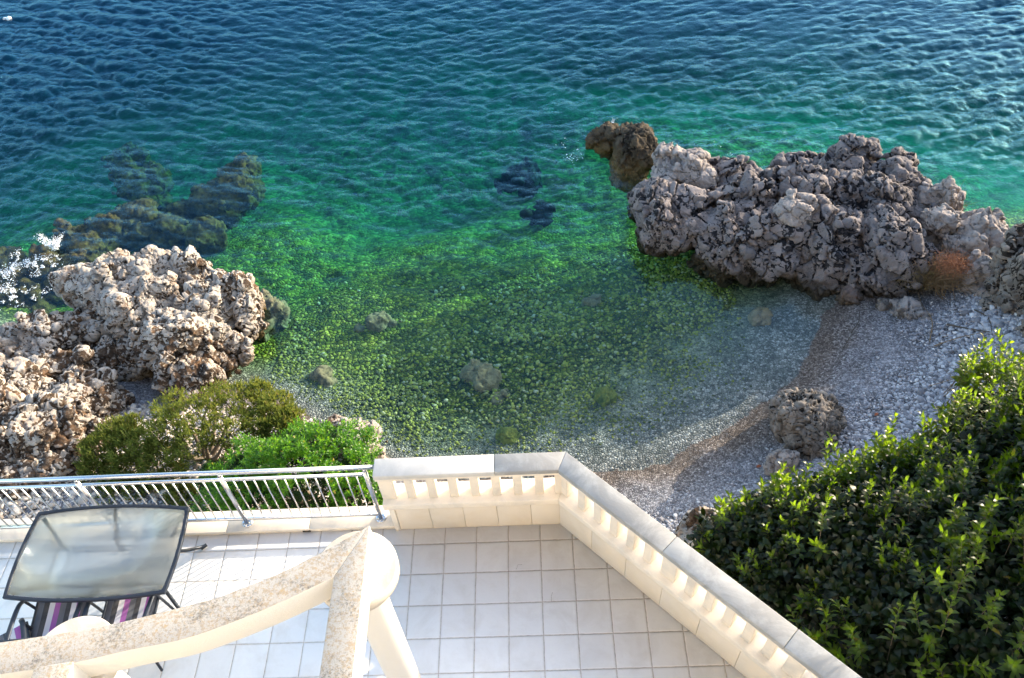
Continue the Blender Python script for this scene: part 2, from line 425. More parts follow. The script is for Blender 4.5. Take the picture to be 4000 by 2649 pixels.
# ------------------------------------------------------------------ terrain: sea bed + beach + hillside
CP = []   # control points x, y, height above sea
def cp(px, py, h):
    p = a2(px, py, SEA+h); CP.append((p[0], p[1], h))
for q in [(700, 960, .03), (640, 880, -.22), (600, 850, -.4), (740, 1010, .08), (900, 1000, -.28), (1100, 1010, -.32), (1240, 1060, -.12), (1400, 1110, .03), (1000, 1080, -.15),
          (1330, 1060, -.05), (1520, 1075, .02), (1700, 1000, .02), (1850, 880, .02), (1915, 760, .02), (1930, 690, .03),
          (1500, 960, -0.17), (1700, 860, -0.15), (1800, 730, -0.17), (1300, 860, -0.49), (1000, 860, -0.56), (1200, 700, -0.90), (1500, 700, -0.56), (1650, 680, -0.41), (1480, 600, -0.90),
          (800, 800, -0.68), (760, 680, -0.90), (1000, 550, -1.8), (700, 690, -1.2), (1000, 550, -2.42), (1300, 420, -2.34), (900, 370, -2.88), (1150, 200, -4.14), (1184, 20, -7), (600, 100, -7), (20, 100, -7.5), (1800, 60, -7.5), (2350, 60, -8),
          (1700, 250, -4.5), (2300, 400, -3.0), (1420, 260, -3.2), (1800, 350, -2.), (300, 650, -1.5), (430, 520, -2.0), (150, 700, -1.3), (550, 560, -1.4), (250, 450, -3.3), (20, 560, -2.2), (20, 400, -4.2),
          (2000, 800, .22), (2100, 900, .5), (2230, 800, .6), (1900, 1100, .5), (1720, 1190, .5), (2300, 960, .9), (2000, 1000, .6), (1750, 1100, .3), (1620, 1130, .25), (2200, 700, .35), (2050, 720, .2),
          (500, 960, .35), (400, 1040, .6), (300, 1130, .9), (600, 1100, .7), (850, 1120, .5), (300, 850, .1), (60, 850, .2), (200, 960, .5), (100, 1150, 1.1), (1000, 1150, .3), (2150, 640, -.1)]: cp(*q)
for q in [(-6, .6, 1.3), (-2, .6, 1.0), (1.2, .6, 1.0), (3, -1.5, 1.4), (6, -2, 2.0), (7, 1., 1.6), (8.6, 3.4, 2.2), (9.6, 3.0, 3.6), (10.5, 5.6, 2.4), (12, 4.2, 4.4), (13, 7, 2.6), (11.4, 8.4, .6), (14.5, 10, .2), (14, 13, -2.5),
          (-12, 4, 1.), (-12, 9, -.5), (-18, 10, -4), (-10, 0, 1.6), (-16, 2, 1.4), (0, -4, 1.3), (12, -2, 4.6), (16, 3, 5.5), (18, 8, 3.4), (20, 14, -3), (22, 22, -8), (8, -6, 3), (0, 34, -9), (-24, 26, -9), (20, 34, -9)]: CP.append(q)
CP = np.array(CP, float)
def _tps(r2): return r2*np.log(r2+1e-9)
_n = len(CP)
_A = np.zeros((_n+3, _n+3)); _d = ((CP[:, None, :2]-CP[None, :, :2])**2).sum(2)
_A[:_n, :_n] = _tps(_d)+np.eye(_n)*1.2; _A[:_n, _n] = 1; _A[:_n, _n+1:] = CP[:, :2]; _A[_n, :_n] = 1; _A[_n+1:, :_n] = CP[:, :2].T
_W = np.linalg.solve(_A, np.concatenate([CP[:, 2], [0, 0, 0]]))
def ground(x, y):
    x = np.asarray(x, float); y = np.asarray(y, float); sh = x.shape; x = x.ravel(); y = y.ravel()
    xc = np.clip(x, -26, 26); yc = np.clip(y, -6, 36); out = np.empty(len(x))
    for i in range(0, len(x), 40000):
        a, b = xc[i:i+40000], yc[i:i+40000]
        d = (a[:, None]-CP[None, :, 0])**2+(b[:, None]-CP[None, :, 1])**2
        out[i:i+40000] = _tps(d)@_W[:_n]+_W[_n]+_W[_n+1]*a+_W[_n+2]*b
    far = np.maximum(np.abs(x)-24, np.maximum(-5-y, y-30))
    out = np.where((far > 0) & (y > 8), np.minimum(out, -7), out)
    return np.clip(out, -9, 6).reshape(sh)
def gz(x, y): return float(ground(np.array([x]), np.array([y]))[0])+SEA

def axis(lo, hi, step, far, n=16):
    core = np.arange(lo, hi+step, step)
    g = np.geomspace(step*2, far, n)
    return np.concatenate([(lo-g)[::-1], core, hi+g])
def grid_faces(nx, ny):
    i = np.arange(nx*ny).reshape(ny, nx)
    return np.stack([i[:-1, :-1], i[:-1, 1:], i[1:, 1:], i[1:, :-1]], -1).reshape(-1, 4)
gx = axis(-13, 12.5, .05, 2500, 18); gy = axis(-2, 18, .05, 2500, 18)
X, Y = np.meshgrid(gx, gy); xs, ys = X.ravel(), Y.ravel()
H = ground(xs, ys)
P3 = np.stack([xs, ys, np.zeros_like(xs)], 1)
inner = ((np.abs(xs) < 26) & (ys < 34)).astype(float)
n_lo = fbm(P3, .5, 5, 4); n_mid = fbm(P3, 2.2, 9, 4)
H = H + inner*np.where(H < 0, n_lo*.11*np.clip(-H/1.5, 0, 1)+n_mid*.05*np.clip(-H/1.2, .1, 1), n_mid*.03)
hill = sstep(1.5, 2.4, H)*(xs > 6)
if True:
    F1, E, D, r1, r2_, r3 = voro(np.stack([xs, ys, H], 1), 1.6, 77)
    H = H + hill*inner*(fbm(P3, .9, 31, 5)*.5+sstep(0, .35, E)*.3)
V = np.stack([xs, ys, H+SEA], 1)
FQ = grid_faces(len(gx), len(gy))
fine = np.clip(1-sstep(.05, .45, H)*.85, 0, 1)*1.0
fine = np.where(H < 0, 1-sstep(.1, .5, -H), np.clip(1-sstep(.12, .5, H), 0, 1))
wet = np.clip(1-sstep(.02, .26, H), 0, 1)
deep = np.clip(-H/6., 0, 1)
hc = H[FQ].mean(1); xc_ = xs[FQ].mean(1)
m_sea = hc < 0; m_hill = (hc > 1.9) & (xc_ > 6); m_bch = ~m_sea & ~m_hill
def sub(name, mask, m):
    f = FQ[mask]; u, inv = np.unique(f, return_inverse=True)
    return mesh(name, V[u], inv.reshape(-1, 4), m, smooth=True, attrs=dict(fine=fine[u], wet=wet[u], deep=deep[u]))
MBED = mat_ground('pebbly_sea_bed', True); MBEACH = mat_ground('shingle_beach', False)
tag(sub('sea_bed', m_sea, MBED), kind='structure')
tag(sub('beach', m_bch, MBEACH), kind='structure')
tag(sub('hillside', m_hill, MROCK_L if False else mat_plain('scrub_slope', (.10, .085, .06), (.26, .22, .17), .9, 3)), kind='structure')

# ------------------------------------------------------------------ rocks
def subdiv(P, Q):
    """split each quad in four"""
    E = np.concatenate([Q[:, [0, 1]], Q[:, [1, 2]], Q[:, [2, 3]], Q[:, [3, 0]]]); E.sort(axis=1)
    key = E[:, 0]*np.int64(len(P))+E[:, 1]; u, inv = np.unique(key, return_inverse=True)
    a, b = u//len(P), u % len(P); n = len(P); m_ = len(Q)
    e = (inv+n).reshape(4, m_); cidx = n+len(u)+np.arange(m_)
    P2 = np.concatenate([P, (P[a]+P[b])/2, P[Q].mean(1)])
    q = [np.stack([Q[:, i], e[i], cidx, e[i-1]], 1) for i in range(4)]
    return P2, np.concatenate(q)
def vnormals(p, quads):
    fn = np.cross(p[quads[:, 2]]-p[quads[:, 0]], p[quads[:, 3]]-p[quads[:, 1]])
    N = np.stack([np.bincount(quads.ravel(), np.repeat(fn[:, k], 4), len(p)) for k in range(3)], 1)
    return N/(np.linalg.norm(N, axis=1, keepdims=True)+1e-9), fn
def rock(name, blobs, mat, vox=.03, seed=1, label=None, cat='rock', group=None, amp=.12, layers=((2.8, .06, 1., 0), (5.5, .05, .45, 1), (11, .028, .5, 1), (22, .012, .45, 1)), facets=17, crack=.10, squash=(1, 1, 1), holes=(), k=.035, pits=0., jf=1.15, slabs=False, parent=None):
    """solid of merged lumps, split by joints and roughened into broken angular stones; blobs: centre, radii, turn"""
    fv = vox; vox = vox*2; srng = np.random.default_rng(seed)
    B = [(np.array(b[0], float), np.array(b[1], float), b[2] if len(b) > 2 else rng.uniform(-.7, .7)) for b in blobs]
    lo = np.min([b[0]-b[1].max()*1.15 for b in B], 0)-.2; hi = np.max([b[0]+b[1].max()*1.15 for b in B], 0)+.2
    lo[2] = max(lo[2], min(b[0][2] for b in B)-1.2)
    n = np.ceil((hi-lo)/vox).astype(int)+1
    g = [(lo[i]+np.arange(n[i])*vox).astype(np.float32) for i in range(3)]
    Gx, Gy, Gz = np.meshgrid(*g, indexing='ij')
    S = np.full(Gx.shape, 5., np.float32)
    for (c_, r, a) in B:
        sl = []
        for i in range(3):
            e = (r[:2].max() if i < 2 else r[2])*1.25+.35
            i0 = max(0, int((c_[i]-e-lo[i])/vox)); i1 = min(n[i], int((c_[i]+e-lo[i])/vox)+2); sl.append(slice(i0, i1))
        sl = tuple(sl)
        dx, dy, dz = Gx[sl]-c_[0], Gy[sl]-c_[1], Gz[sl]-c_[2]
        ca, sa = math.cos(a), math.sin(a)
        u = dx*ca+dy*sa; v_ = -dx*sa+dy*ca
        d = np.full(u.shape, -9., np.float32)
        for i in range(facets):            # a broken block: the room left between random planes
            ph = math.acos(1-2*(i+.5)/facets)+srng.uniform(-.2, .2); th = i*2.39996+srng.uniform(-.35, .35)
            nn = (math.sin(ph)*math.cos(th), math.sin(ph)*math.sin(th), math.cos(ph))
            sup = math.sqrt(sum((nn[k_]*r[k_])**2 for k_ in range(3)))*srng.uniform(.80, 1.04)
            d = np.maximum(d, (u*nn[0]+v_*nn[1]+dz*nn[2]-sup).astype(np.float32))
        s0 = S[sl]; h = np.clip(.5+.5*(s0-d)/k, 0, 1); S[sl] = s0+(d-s0)*h-k*h*(1-h)
    band = np.abs(S) < max(.28, amp*1.8+crack*.6)
    PB = np.stack([Gx[band], Gy[band], Gz[band]], 1)
    w1 = vnoise(PB, 1.1, seed); w2 = vnoise(PB, 1.3, seed+4); w3 = vnoise(PB, 2.4, seed+5)
    dd = (w1*.7+.5*w3+.45*vnoise(PB, 4.7, seed+6))*amp
    # joints that split the mass into tilted blocks
    W = PB+np.stack([w2, w1, w3], 1)*.14
    _, E, D, ra, rb, rc = voro(W, jf, seed+9, squash)
    dd = dd + (1-sstep(0, .09, E))*crack - (ra-.5)*amp*1.2 - (D[:, 0]*(rb-.5)+D[:, 1]*(rc-.5)+D[:, 2]*(ra-.5))*amp*2.8
    S[band] += dd.astype(np.float32)
    for (c_, r) in holes:
        dh = r-np.sqrt((Gx-c_[0])**2+(Gy-c_[1])**2+(Gz-c_[2])**2); S = np.maximum(S, dh.astype(np.float32))
    gr = openvdb.FloatGrid(5.0); gr.copyFromArray(np.ascontiguousarray(S))
    pts, quads = gr.convertToQuads(isovalue=0.0)
    pts = np.asarray(pts, np.float64)*vox+lo; quads = np.asarray(quads, np.int64)
    ok = pts[quads].max(1)[:, 2] > lo[2]+.05
    N, fn = vnormals(pts, quads)
    if (pts[quads].mean(1)*fn).sum() < 0: quads = quads[:, ::-1]
    pts, quads = subdiv(pts, quads)
    N, fn = vnormals(pts, quads)
    disp = np.zeros(len(pts)); cl = np.zeros(len(pts)); rd = np.full(len(pts), .5); free = np.ones(len(pts))
    Wp = pts+np.stack([vnoise(pts, 4, seed+13), vnoise(pts, 4, seed+14), vnoise(pts, 4, seed+15)], 1)*.04
    Wp = Wp+np.stack([vnoise(pts, 13, seed+16), vnoise(pts, 13, seed+17), vnoise(pts, 13, seed+18)], 1)*.018
    reg = sstep(-.45, .35, vnoise(pts, .85, seed+70)+.35*vnoise(pts, 2.1, seed+71))
    Rt = np.array([[.87, 0, .5], [.13, .97, -.22], [-.48, .26, .84]])@np.diag([1, 1, 2.0]); Wb = Wp@Rt
    for li, (f, a, prob, isclast) in enumerate(layers):
        F1, E, D, ra, rb, rc = voro(Wp if isclast else Wb, f, seed+21+li, squash)
        tilt = D[:, 0]*(rb-.5)+D[:, 1]*(rc-.5)+D[:, 2]*(rb-rc)*.7
        if not isclast:      # broken faces: every cell a tilted facet with a thin joint
            disp += a*((rc-.5)*1.1+tilt*2.0)*sstep(0, .05, E) - a*.9*(1-sstep(.0, .06, E)); rd = rb
            sl_ = np.where(reg < .42, .62, .2) if slabs else (.22 if len(layers) > 3 else .6)*(rc > .3)
            cl = np.maximum(cl, sl_*sstep(.02, .06, E)); continue
        pres = (ra < prob*(.35+.85*reg))*free
        hh_ = np.minimum(1, E/.075)
        disp += np.where(pres > 0, a*(hh_*(.45+.75*rb)+tilt*1.5*sstep(0, .06, E)), 0)
        m_ = pres*sstep(.03, .08, E); cl = np.maximum(cl*np.where(pres > 0, .6, 1), m_*.95); rd = np.where(pres > 0, rc, rd)
        free = free*np.where((pres > 0) & (E > .03), 0., 1.)
    if pits:
        F1, E, D, ra, rb, rc = voro(Wp, 3.4, seed+60)
        disp -= np.where(ra < .22, pits*(1-sstep(.1, .42+.1*rb, F1)), 0)
    rdg = min(1, amp/.15)*.8
    disp += (1-2*np.abs(vnoise(Wb, 2.6, seed+80)))*.035*rdg+(1-2*np.abs(vnoise(Wp, 7, seed+81)))*.020*rdg+(1-2*np.abs(vnoise(Wp, 16, seed+82)))*.009
    pts = pts+N*disp[:, None]
    o = mesh(name, pts, quads, mat, parent, smooth=False, attrs=dict(clast=cl, rnd=rd, crev=disp))
    if label: tag(o, label, cat, group)
    return o
def B(px, py, z, rx, ry, rz, a=None):
    p = a2(px, py, z); return (p, (rx, ry, rz)) if a is None else (p, (rx, ry, rz), a)

ROCKS = True
if ROCKS:
    rock('rock_outcrop', [B(1560, 520, -4.2, .95, .85, .75), B(1690, 545, -4.1, .9, .9, .85), B(1720, 480, -4.0, .85, .7, .8), B(1800, 560, -4.15, .8, .8, .8), B(1840, 455, -4.0, .8, .7, .75),
          B(1910, 570, -4.05, .72, .8, .85), B(2050, 590, -4.0, .75, .8, .9, .2), B(1930, 470, -4.1, .65, .7, .75), B(2040, 490, -4.1, .8, .8, .75), B(1955, 400, -4.2, .85, .7, .75), B(2065, 435, -4.1, .6, .7, .7),
          B(1990, 630, -4.25, .5, .5, .6), B(1505, 475, -4.35, .38, .5, .5), B(1770, 600, -4.45, .85, .45, .5), B(1890, 625, -4.45, .6, .45, .45), B(1840, 390, -4.4, .5, .35, .3), B(1700, 430, -4.2, .7, .6, .6), B(2130, 520, -4.2, .5, .6, .6)],
         MROCK_R, .02, 11, 'long dark conglomerate outcrop studded with pale stones, jutting into the sea at right', 'rock', amp=.085, layers=((1.8, .11, 1., 0), (5.2, .030, .34, 1), (10, .026, .40, 1), (20, .014, .36, 1)), crack=.22, slabs=True)
    rock('boulder', [B(1562, 398, -3.95, .52, .62, .55, .3), B(1530, 450, -4.1, .4, .4, .4), B(1620, 430, -4.05, .3, .35, .4)], MROCK_P, .018, 12, 'pale pinkish fractured boulder at the seaward end of the dark outcrop', 'rock', 'pale boulders of the right outcrop', amp=.09, layers=((2.4, .06, 1., 0), (6.0, .020, 1., 0), (20, .006, .2, 1)), crack=.05)
    rock('boulder', [B(1838, 508, -3.45, .54, .46, .46, .5), B(1880, 500, -3.6, .3, .3, .3)], MROCK_P, .018, 13, 'pale peaked boulder wedged on top in the middle of the dark outcrop', 'rock', 'pale boulders of the right outcrop', amp=.08, layers=((2.4, .06, 1., 0), (6.0, .020, 1., 0), (20, .006, .2, 1)), crack=.04)
    rock('boulder', [B(2178, 470, -3.85, .45, .5, .6, .2)], MROCK_P, .018, 14, 'large pale boulder on the landward end of the outcrop, nearest the open sea', 'rock', 'pale boulders of the right outcrop', amp=.08, layers=((2.4, .06, 1., 0), (6.0, .020, 1., 0), (20, .006, .2, 1)), crack=.04)
    rock('boulder', [B(2168, 508, -3.45, .36, .3, .28, -.3)], MROCK_P, .02, 15, 'smaller blocky pale boulder perched in front of the large pale one', 'rock', 'pale boulders of the right outcrop', amp=.07, layers=((2.4, .06, 1., 0), (6.0, .020, 1., 0), (20, .006, .2, 1)), crack=.04)
    rock('sea_rock', [B(1470, 348, -4.35, .5, .6, .62, .5), B(1405, 330, -4.5, .42, .42, .42), B(1455, 385, -4.6, .4, .4, .45)], MROCK_T, .025, 16, 'dark brown wet rock standing alone in the sea beyond the outcrop, splashed by a wave', 'rock', amp=.11, layers=((2.4, .06, 1., 0), (6.5, .03, .35, 1), (15, .014, .4, 1)), crack=.06)
    rock('rock_outcrop', [B(2250, 560, -3.95, .6, .6, .7), B(2190, 560, -4.15, .4, .4, .55), B(2290, 585, -3.95, .45, .5, .6), B(2265, 640, -3.85, .34, .5, .65), B(2225, 585, -4.0, .5, .5, .65)], MROCK_P, .022, 17, 'low pinkish rock behind the dry bush at the right edge', 'rock', amp=.12, layers=((2.4, .06, 1., 0), (6.0, .020, 1., 0), (20, .006, .2, 1)), crack=.12)
    rock('rock_outcrop', [B(2375, 690, -3.8, .6, .8, .9, 0), B(2345, 710, -3.95, .4, .5, .7), B(2385, 765, -3.9, .45, .7, .8), B(2490, 680, -3.5, 1.1, 1.0, 1.2), B(2560, 740, -3.0, 1.2, 1.3, 1.5)], MROCK_M, .022, 18, 'tall rough rock wall cut by the right edge of the frame, above the shingle', 'rock', amp=.15, layers=((2.3, .085, 1., 0), (8.0, .028, .34, 1), (15, .022, .48, 1), (27, .013, .5, 1)), crack=.16)
    rock('boulder', [B(1962, 692, -4.45, .28, .24, .26, -.4)], MROCK_RED, .018, 19, 'reddish brown boulder on the wet shingle below the outcrop', 'rock', amp=.06, layers=((2.4, .06, 1., 0), (6.0, .020, 1., 0), (20, .006, .2, 1)), crack=.03)
    rock('boulder', [B(2095, 722, -4.3, .42, .3, .28, -.2), B(2045, 708, -4.35, .18, .18, .2), B(2130, 740, -4.3, .28, .25, .25)], MROCK_P, .02, 20, 'low tan boulder in three lumps on the shingle beside the dry bush', 'rock', amp=.06, layers=((2.4, .06, 1., 0), (6.0, .020, 1., 0), (20, .006, .2, 1)), crack=.07)
    rock('boulder', [B(1868, 980, -4.0, .46, .44, .36), B(1835, 965, -4.1, .33, .34, .3), B(1905, 962, -4.05, .3, .34, .34), B(1872, 1012, -4.1, .38, .3, .3), B(1868, 965, -3.85, .3, .3, .3)], MROCK_M, .013, 21, 'large knobbly conglomerate boulder lying on the shaded shingle beach', 'rock', amp=.07, layers=((4, .04, 1., 0), (8.5, .06, .6, 1), (15, .036, .6, 1), (28, .014, .5, 1)), crack=.04)
    rock('boulder', [B(1808, 1064, -4.0, .26, .2, .2, .2), B(1790, 1075, -4.05, .14, .14, .14)], MROCK_P, .014, 22, 'small grey boulder beside the large knobbly one on the beach', 'rock', amp=.05, layers=((4, .04, 1., 0), (8.5, .045, .6, 1), (16, .024, .6, 1), (28, .01, .5, 1)), crack=.03)
    rock('boulder', [B(1640, 1255, -3.2, .42, .45, .55)], MROCK_L, .018, 23, 'rough pink rock half hidden between the balustrade and the laurel tree', 'rock', amp=.08, layers=((2.3, .085, 1., 0), (8.0, .028, .34, 1), (15, .022, .48, 1), (27, .013, .5, 1)), crack=.06)
    rock('rock_outcrop', [B(250, 690, -4.1, .7, .7, .7), B(330, 660, -3.95, .75, .65, .75), B(430, 650, -4.0, .6, .5, .75), B(350, 720, -3.9, .8, .7, .75), B(540, 695, -3.95, .40, .5, .58), B(570, 735, -4.1, .35, .45, .55), B(480, 730, -3.9, .6, .6, .7),
          B(420, 800, -3.8, .65, .7, .7), B(490, 790, -3.95, .5, .6, .6), B(430, 860, -3.95, .6, .5, .6), B(215, 770, -4.3, .8, .6, .45), B(280, 830, -4.3, .8, .6, .4), B(380, 632, -3.95, .4, .35, .5), B(302, 612, -3.75, .14, .14, .18)],
         MROCK_L, .0155, 24, 'sunlit jagged tan rock with pits and holes standing in the water on the left', 'rock', amp=.11, layers=((2.3, .085, 1., 0), (8.0, .028, .34, 1), (15, .022, .48, 1), (27, .013, .5, 1)), crack=.16, pits=.10,
         holes=[(a2(525, 695, -3.55), .17), (a2(445, 628, -3.5), .14), (a2(330, 868, -4.0), .22)])
    rock('rock_outcrop', [B(80, 815, -4.0, .8, .7, .6), B(-40, 860, -3.9, .9, .8, .7), B(140, 880, -3.8, .7, .6, .6), B(40, 930, -3.6, .9, .8, .7), B(190, 930, -3.8, .6, .6, .55), B(240, 930, -4.0, .35, .5, .4), B(-80, 990, -3.4, 1, .9, .8), B(80, 1010, -3.4, .8, .7, .7), B(170, 1000, -3.6, .55, .6, .6),
          B(60, 1090, -3.6, .9, .6, .6), B(-60, 1120, -3.5, .9, .6, .6), B(130, 1080, -3.7, .4, .5, .5)],
         MROCK_L, .019, 25, 'broad pale sunlit rock mass sloping down at the left edge behind the railing', 'rock', amp=.12, layers=((2.3, .085, 1., 0), (8.0, .028, .34, 1), (15, .022, .48, 1), (27, .013, .5, 1)), crack=.2)
    rock('boulder', [B(815, 1010, -4.1, .38, .4, .45), B(868, 1005, -4.05, .18, .26, .5), B(780, 1010, -4.2, .3, .3, .35), B(840, 1060, -4.1, .4, .4, .4)], MROCK_L, .016, 26, 'knobbly sunlit rock at the water edge behind the green bush', 'rock', amp=.07, layers=((4, .04, 1., 0), (8.5, .045, .6, 1), (16, .024, .6, 1), (28, .01, .5, 1)), crack=.08)
    # under water
    SUBK = dict(amp=.06, layers=((4, .03, 1., 0), (10, .02, .4, 1)), crack=.03)
    def sub_rock(px, py, rx, ry, rz, mat, seed, label, dz=.3, more=(), vox=.025):
        p = a2(px, py, SEA-.3); z = gz(p[0], p[1])+rz*dz-(.10 if mat is MSUB_D else .04); p = a2(px, py, z)
        bl = [(p, (rx, ry, rz), rng.uniform(-.5, .5))]
        for (dx, dy, s) in more: bl.append((p+np.array([dx, dy, -.05]), (rx*s, ry*s, rz*s)))
        rock('submerged_boulder', bl, mat, vox, seed, label, 'rock', 'boulders under the clear water of the cove', **SUBK)
    sub_rock(1765, 737, .24, .2, .17, MSUB_T, 31, 'tan boulder breaking the still water just off the beach')
    sub_rock(1402, 922, .21, .2, .16, MSUB, 32, 'dark green stone under the water at the edge of the beach shadow')
    sub_rock(1172, 1012, .2, .22, .15, MSUB, 33, 'bright yellow green stone under shallow water behind the balustrade')
    sub_rock(1125, 880, .28, .36, .16, MSUB_T, 34, 'long pale pitted boulder on the pebbles in mid cove', more=((.2, -.4, .7), (-.25, .2, .7)))
    sub_rock(870, 750, .28, .26, .2, MSUB_T, 35, 'brownish boulder under water right of the sunlit rock', more=((-.35, -.1, .7), (.35, 0, .5)))
    sub_rock(735, 875, .30, .26, .2, MSUB_T, 36, 'olive pitted boulder under shallow water above the juniper', more=((.2, -.1, .7), (-.25, .0, .6)))
    SUBK = dict(amp=.16, layers=((2.6, .10, 1., 0), (7, .05, .4, 1)), crack=.12)
    sub_rock(1250, 485, .34, .42, .35, MSUB_D, 37, 'nearly black boulder in deep water left of the outcrop')
    sub_rock(1215, 410, .42, .4, .3, MSUB_D, 38, 'dark weedy boulder in deep water beyond the black one', more=((-.5, -.2, .6),))
    sub_rock(1352, 688, .2, .18, .16, MSUB_T, 39, 'flat grey stone in the shade of the outcrop')
    sub_rock(618, 735, .45, .55, .45, MSUB_T, 40, 'golden rock foot spreading under water from the sunlit rock')
    def reef(pts, label, seed, mat=MREEF):
        bl = []
        for (px, py, zt, rx, ry) in pts:
            bl.append((a2(px, py, SEA+zt-.84), (rx*1.1, ry*1.1, .5)))
        rock('reef', bl, mat, .04, seed, label, 'reef', 'weedy reefs in front of the left rock', amp=.14, layers=((2.3, .085, 1., 0), (8.0, .028, .34, 1), (15, .022, .48, 1), (27, .013, .5, 1)), crack=.16)
    reef([(555, 425, -.35, .6, .6), (500, 480, -.6, .6, .7), (440, 510, -.8, .5, .5), (470, 550, -.6, .8, .4)], 'brown weedy reef farthest out under the waves', 51)
    reef([(320, 430, -.9, .6, .7), (300, 380, -1.3, .6, .6), (350, 470, -1.0, .6, .5)], 'faint brown reef deepest under the waves', 52)
    reef([(320, 520, -.25, .7, .6), (250, 545, -.15, .6, .5), (160, 550, .12, .32, .3), (200, 590, -.1, .6, .5), (120, 620, -.05, .6, .5), (390, 545, -.5, .6, .5)], 'golden brown reef just awash where the wave breaks', 53)
    reef([(60, 690, -.05, .7, .5), (10, 720, -.15, .6, .5), (120, 680, -.15, .5, .4), (20, 620, -.2, .5, .4), (170, 650, -.2, .5, .4), (90, 740, -.3, .6, .4)], 'dark reef covered by foam at the left edge', 54)

# ------------------------------------------------------------------ loose shingle
def ico():
    t = (1+5**.5)/2
    v = np.array([(-1, t, 0), (1, t, 0), (-1, -t, 0), (1, -t, 0), (0, -1, t), (0, 1, t), (0, -1, -t), (0, 1, -t), (t, 0, -1), (t, 0, 1), (-t, 0, -1), (-t, 0, 1)], float)
    v /= np.linalg.norm(v[0])
    f = [(0, 11, 5), (0, 5, 1), (0, 1, 7), (0, 7, 10), (0, 10, 11), (1, 5, 9), (5, 11, 4), (11, 10, 2), (10, 7, 6), (7, 1, 8), (3, 9, 4), (3, 4, 2), (3, 2, 6), (3, 6, 8), (3, 8, 9), (4, 9, 5), (2, 4, 11), (6, 2, 10), (8, 6, 7), (9, 8, 1)]
    V = list(map(tuple, v)); cache = {}
    def mid(a, b):
        k_ = (min(a, b), max(a, b))
        if k_ not in cache:
            p = (np.array(V[a])+np.array(V[b]))/2; p /= np.linalg.norm(p); V.append(tuple(p)); cache[k_] = len(V)-1
        return cache[k_]
    F = []
    for a, b, c_ in f:
        ab, bc, ca = mid(a, b), mid(b, c_), mid(c_, a); F += [(a, ab, ca), (b, bc, ab), (c_, ca, bc), (ab, bc, ca)]
    return np.array(v), np.array(f), np.array(V), np.array(F)
IV0, IF0, IV1, IF1 = ico()
def stones(name, xy, size, m, flat=.6, sink=.25, zs=None, lo=False):
    n = len(xy); bv, bf = (IV0, IF0) if lo else (IV1, IF1)
    zs = ground(xy[:, 0], xy[:, 1])+SEA if zs is None else zs
    s = size[:, None]*np.stack([rng.uniform(.8, 1.35, n), rng.uniform(.65, 1., n), rng.uniform(.75, 1.1, n)*flat], 1)
    a = rng.uniform(0, 6.28, n); ca, sa = np.cos(a), np.sin(a)
    wob = 1+rng.normal(0, .10, (n, len(bv), 1))
    L = bv[None]*s[:, None, :]*wob
    tx, ty = rng.normal(0, .25, n), rng.normal(0, .25, n)
    x = L[..., 0]*ca[:, None]-L[..., 1]*sa[:, None]; y = L[..., 0]*sa[:, None]+L[..., 1]*ca[:, None]; z = L[..., 2]+x*tx[:, None]+y*ty[:, None]
    Vv = np.stack([x+xy[:, 0, None], y+xy[:, 1, None], z+(zs+s[:, 2]*(1-2*sink))[:, None]], -1).reshape(-1, 3)
    Ff = (bf[None]+(np.arange(n)*len(bv))[:, None, None]).reshape(-1, 3)
    return mesh(name, Vv, Ff, m, smooth=True)
MP_DRY = mat_pebble('dry_pebble', [(0, (.12, .117, .13)), (.35, (.25, .247, .27)), (.7, (.38, .375, .40)), (.95, (.48, .475, .495)), (1, (.68, .67, .67))])
MP_WARM = mat_pebble('white_pebble', [(0, (.24, .19, .15)), (.4, (.48, .42, .36)), (1, (.70, .64, .57))])
MP_BED = mat_pebble('bed_pebble', [(0, (.02, .03, .002)), (.35, (.07, .092, .004)), (.65, (.16, .18, .010)), (.88, (.25, .26, .04)), (.96, (.24, .25, .14)), (1, (.30, .30, .2))])
xy = rng.uniform((1.5, .3), (9.5, 8.5), (90000, 2)); h = ground(xy[:, 0], xy[:, 1])
kp = (h > .1) & (h < 1.7) & (rng.uniform(0, 1, len(h)) < sstep(.12, .6, h))
xy = xy[kp][:36000]; h = h[kp][:36000]
tag(stones('shingle', xy, (.013+.022*sstep(.2, .8, h))*rng.lognormal(0, .35, len(xy)), MP_DRY, lo=True), kind='stuff')
xy = rng.uniform((-9.5, .5), (-2.2, 5.2), (26000, 2)); h = ground(xy[:, 0], xy[:, 1]); kp = h > .02
tag(stones('shingle', xy[kp][:14000], .03*rng.lognormal(0, .4, kp.sum())[:14000], MP_WARM, lo=True), kind='stuff')
xy = rng.uniform((-5, 2.5), (4.5, 10.5), (60000, 2)); h = ground(xy[:, 0], xy[:, 1])
kp = (h < -.08) & (h > -1.3) & (rng.uniform(0, 1, len(h)) < sstep(.05, .4, -h)*(1-sstep(.6, 1.2, -h))*(.25+.75*sstep(-.2, .3, vnoise(np.stack([xy[:, 0], xy[:, 1], 0*h], 1), .9, 44))))
xy = xy[kp][:34000]; h = h[kp][:34000]
tag(stones('sea_bed_pebbles', xy, (.017+.013*sstep(.15, .6, -h))*np.minimum(rng.lognormal(0, .40, len(xy)), 1.9), MP_BED, lo=True), kind='stuff')
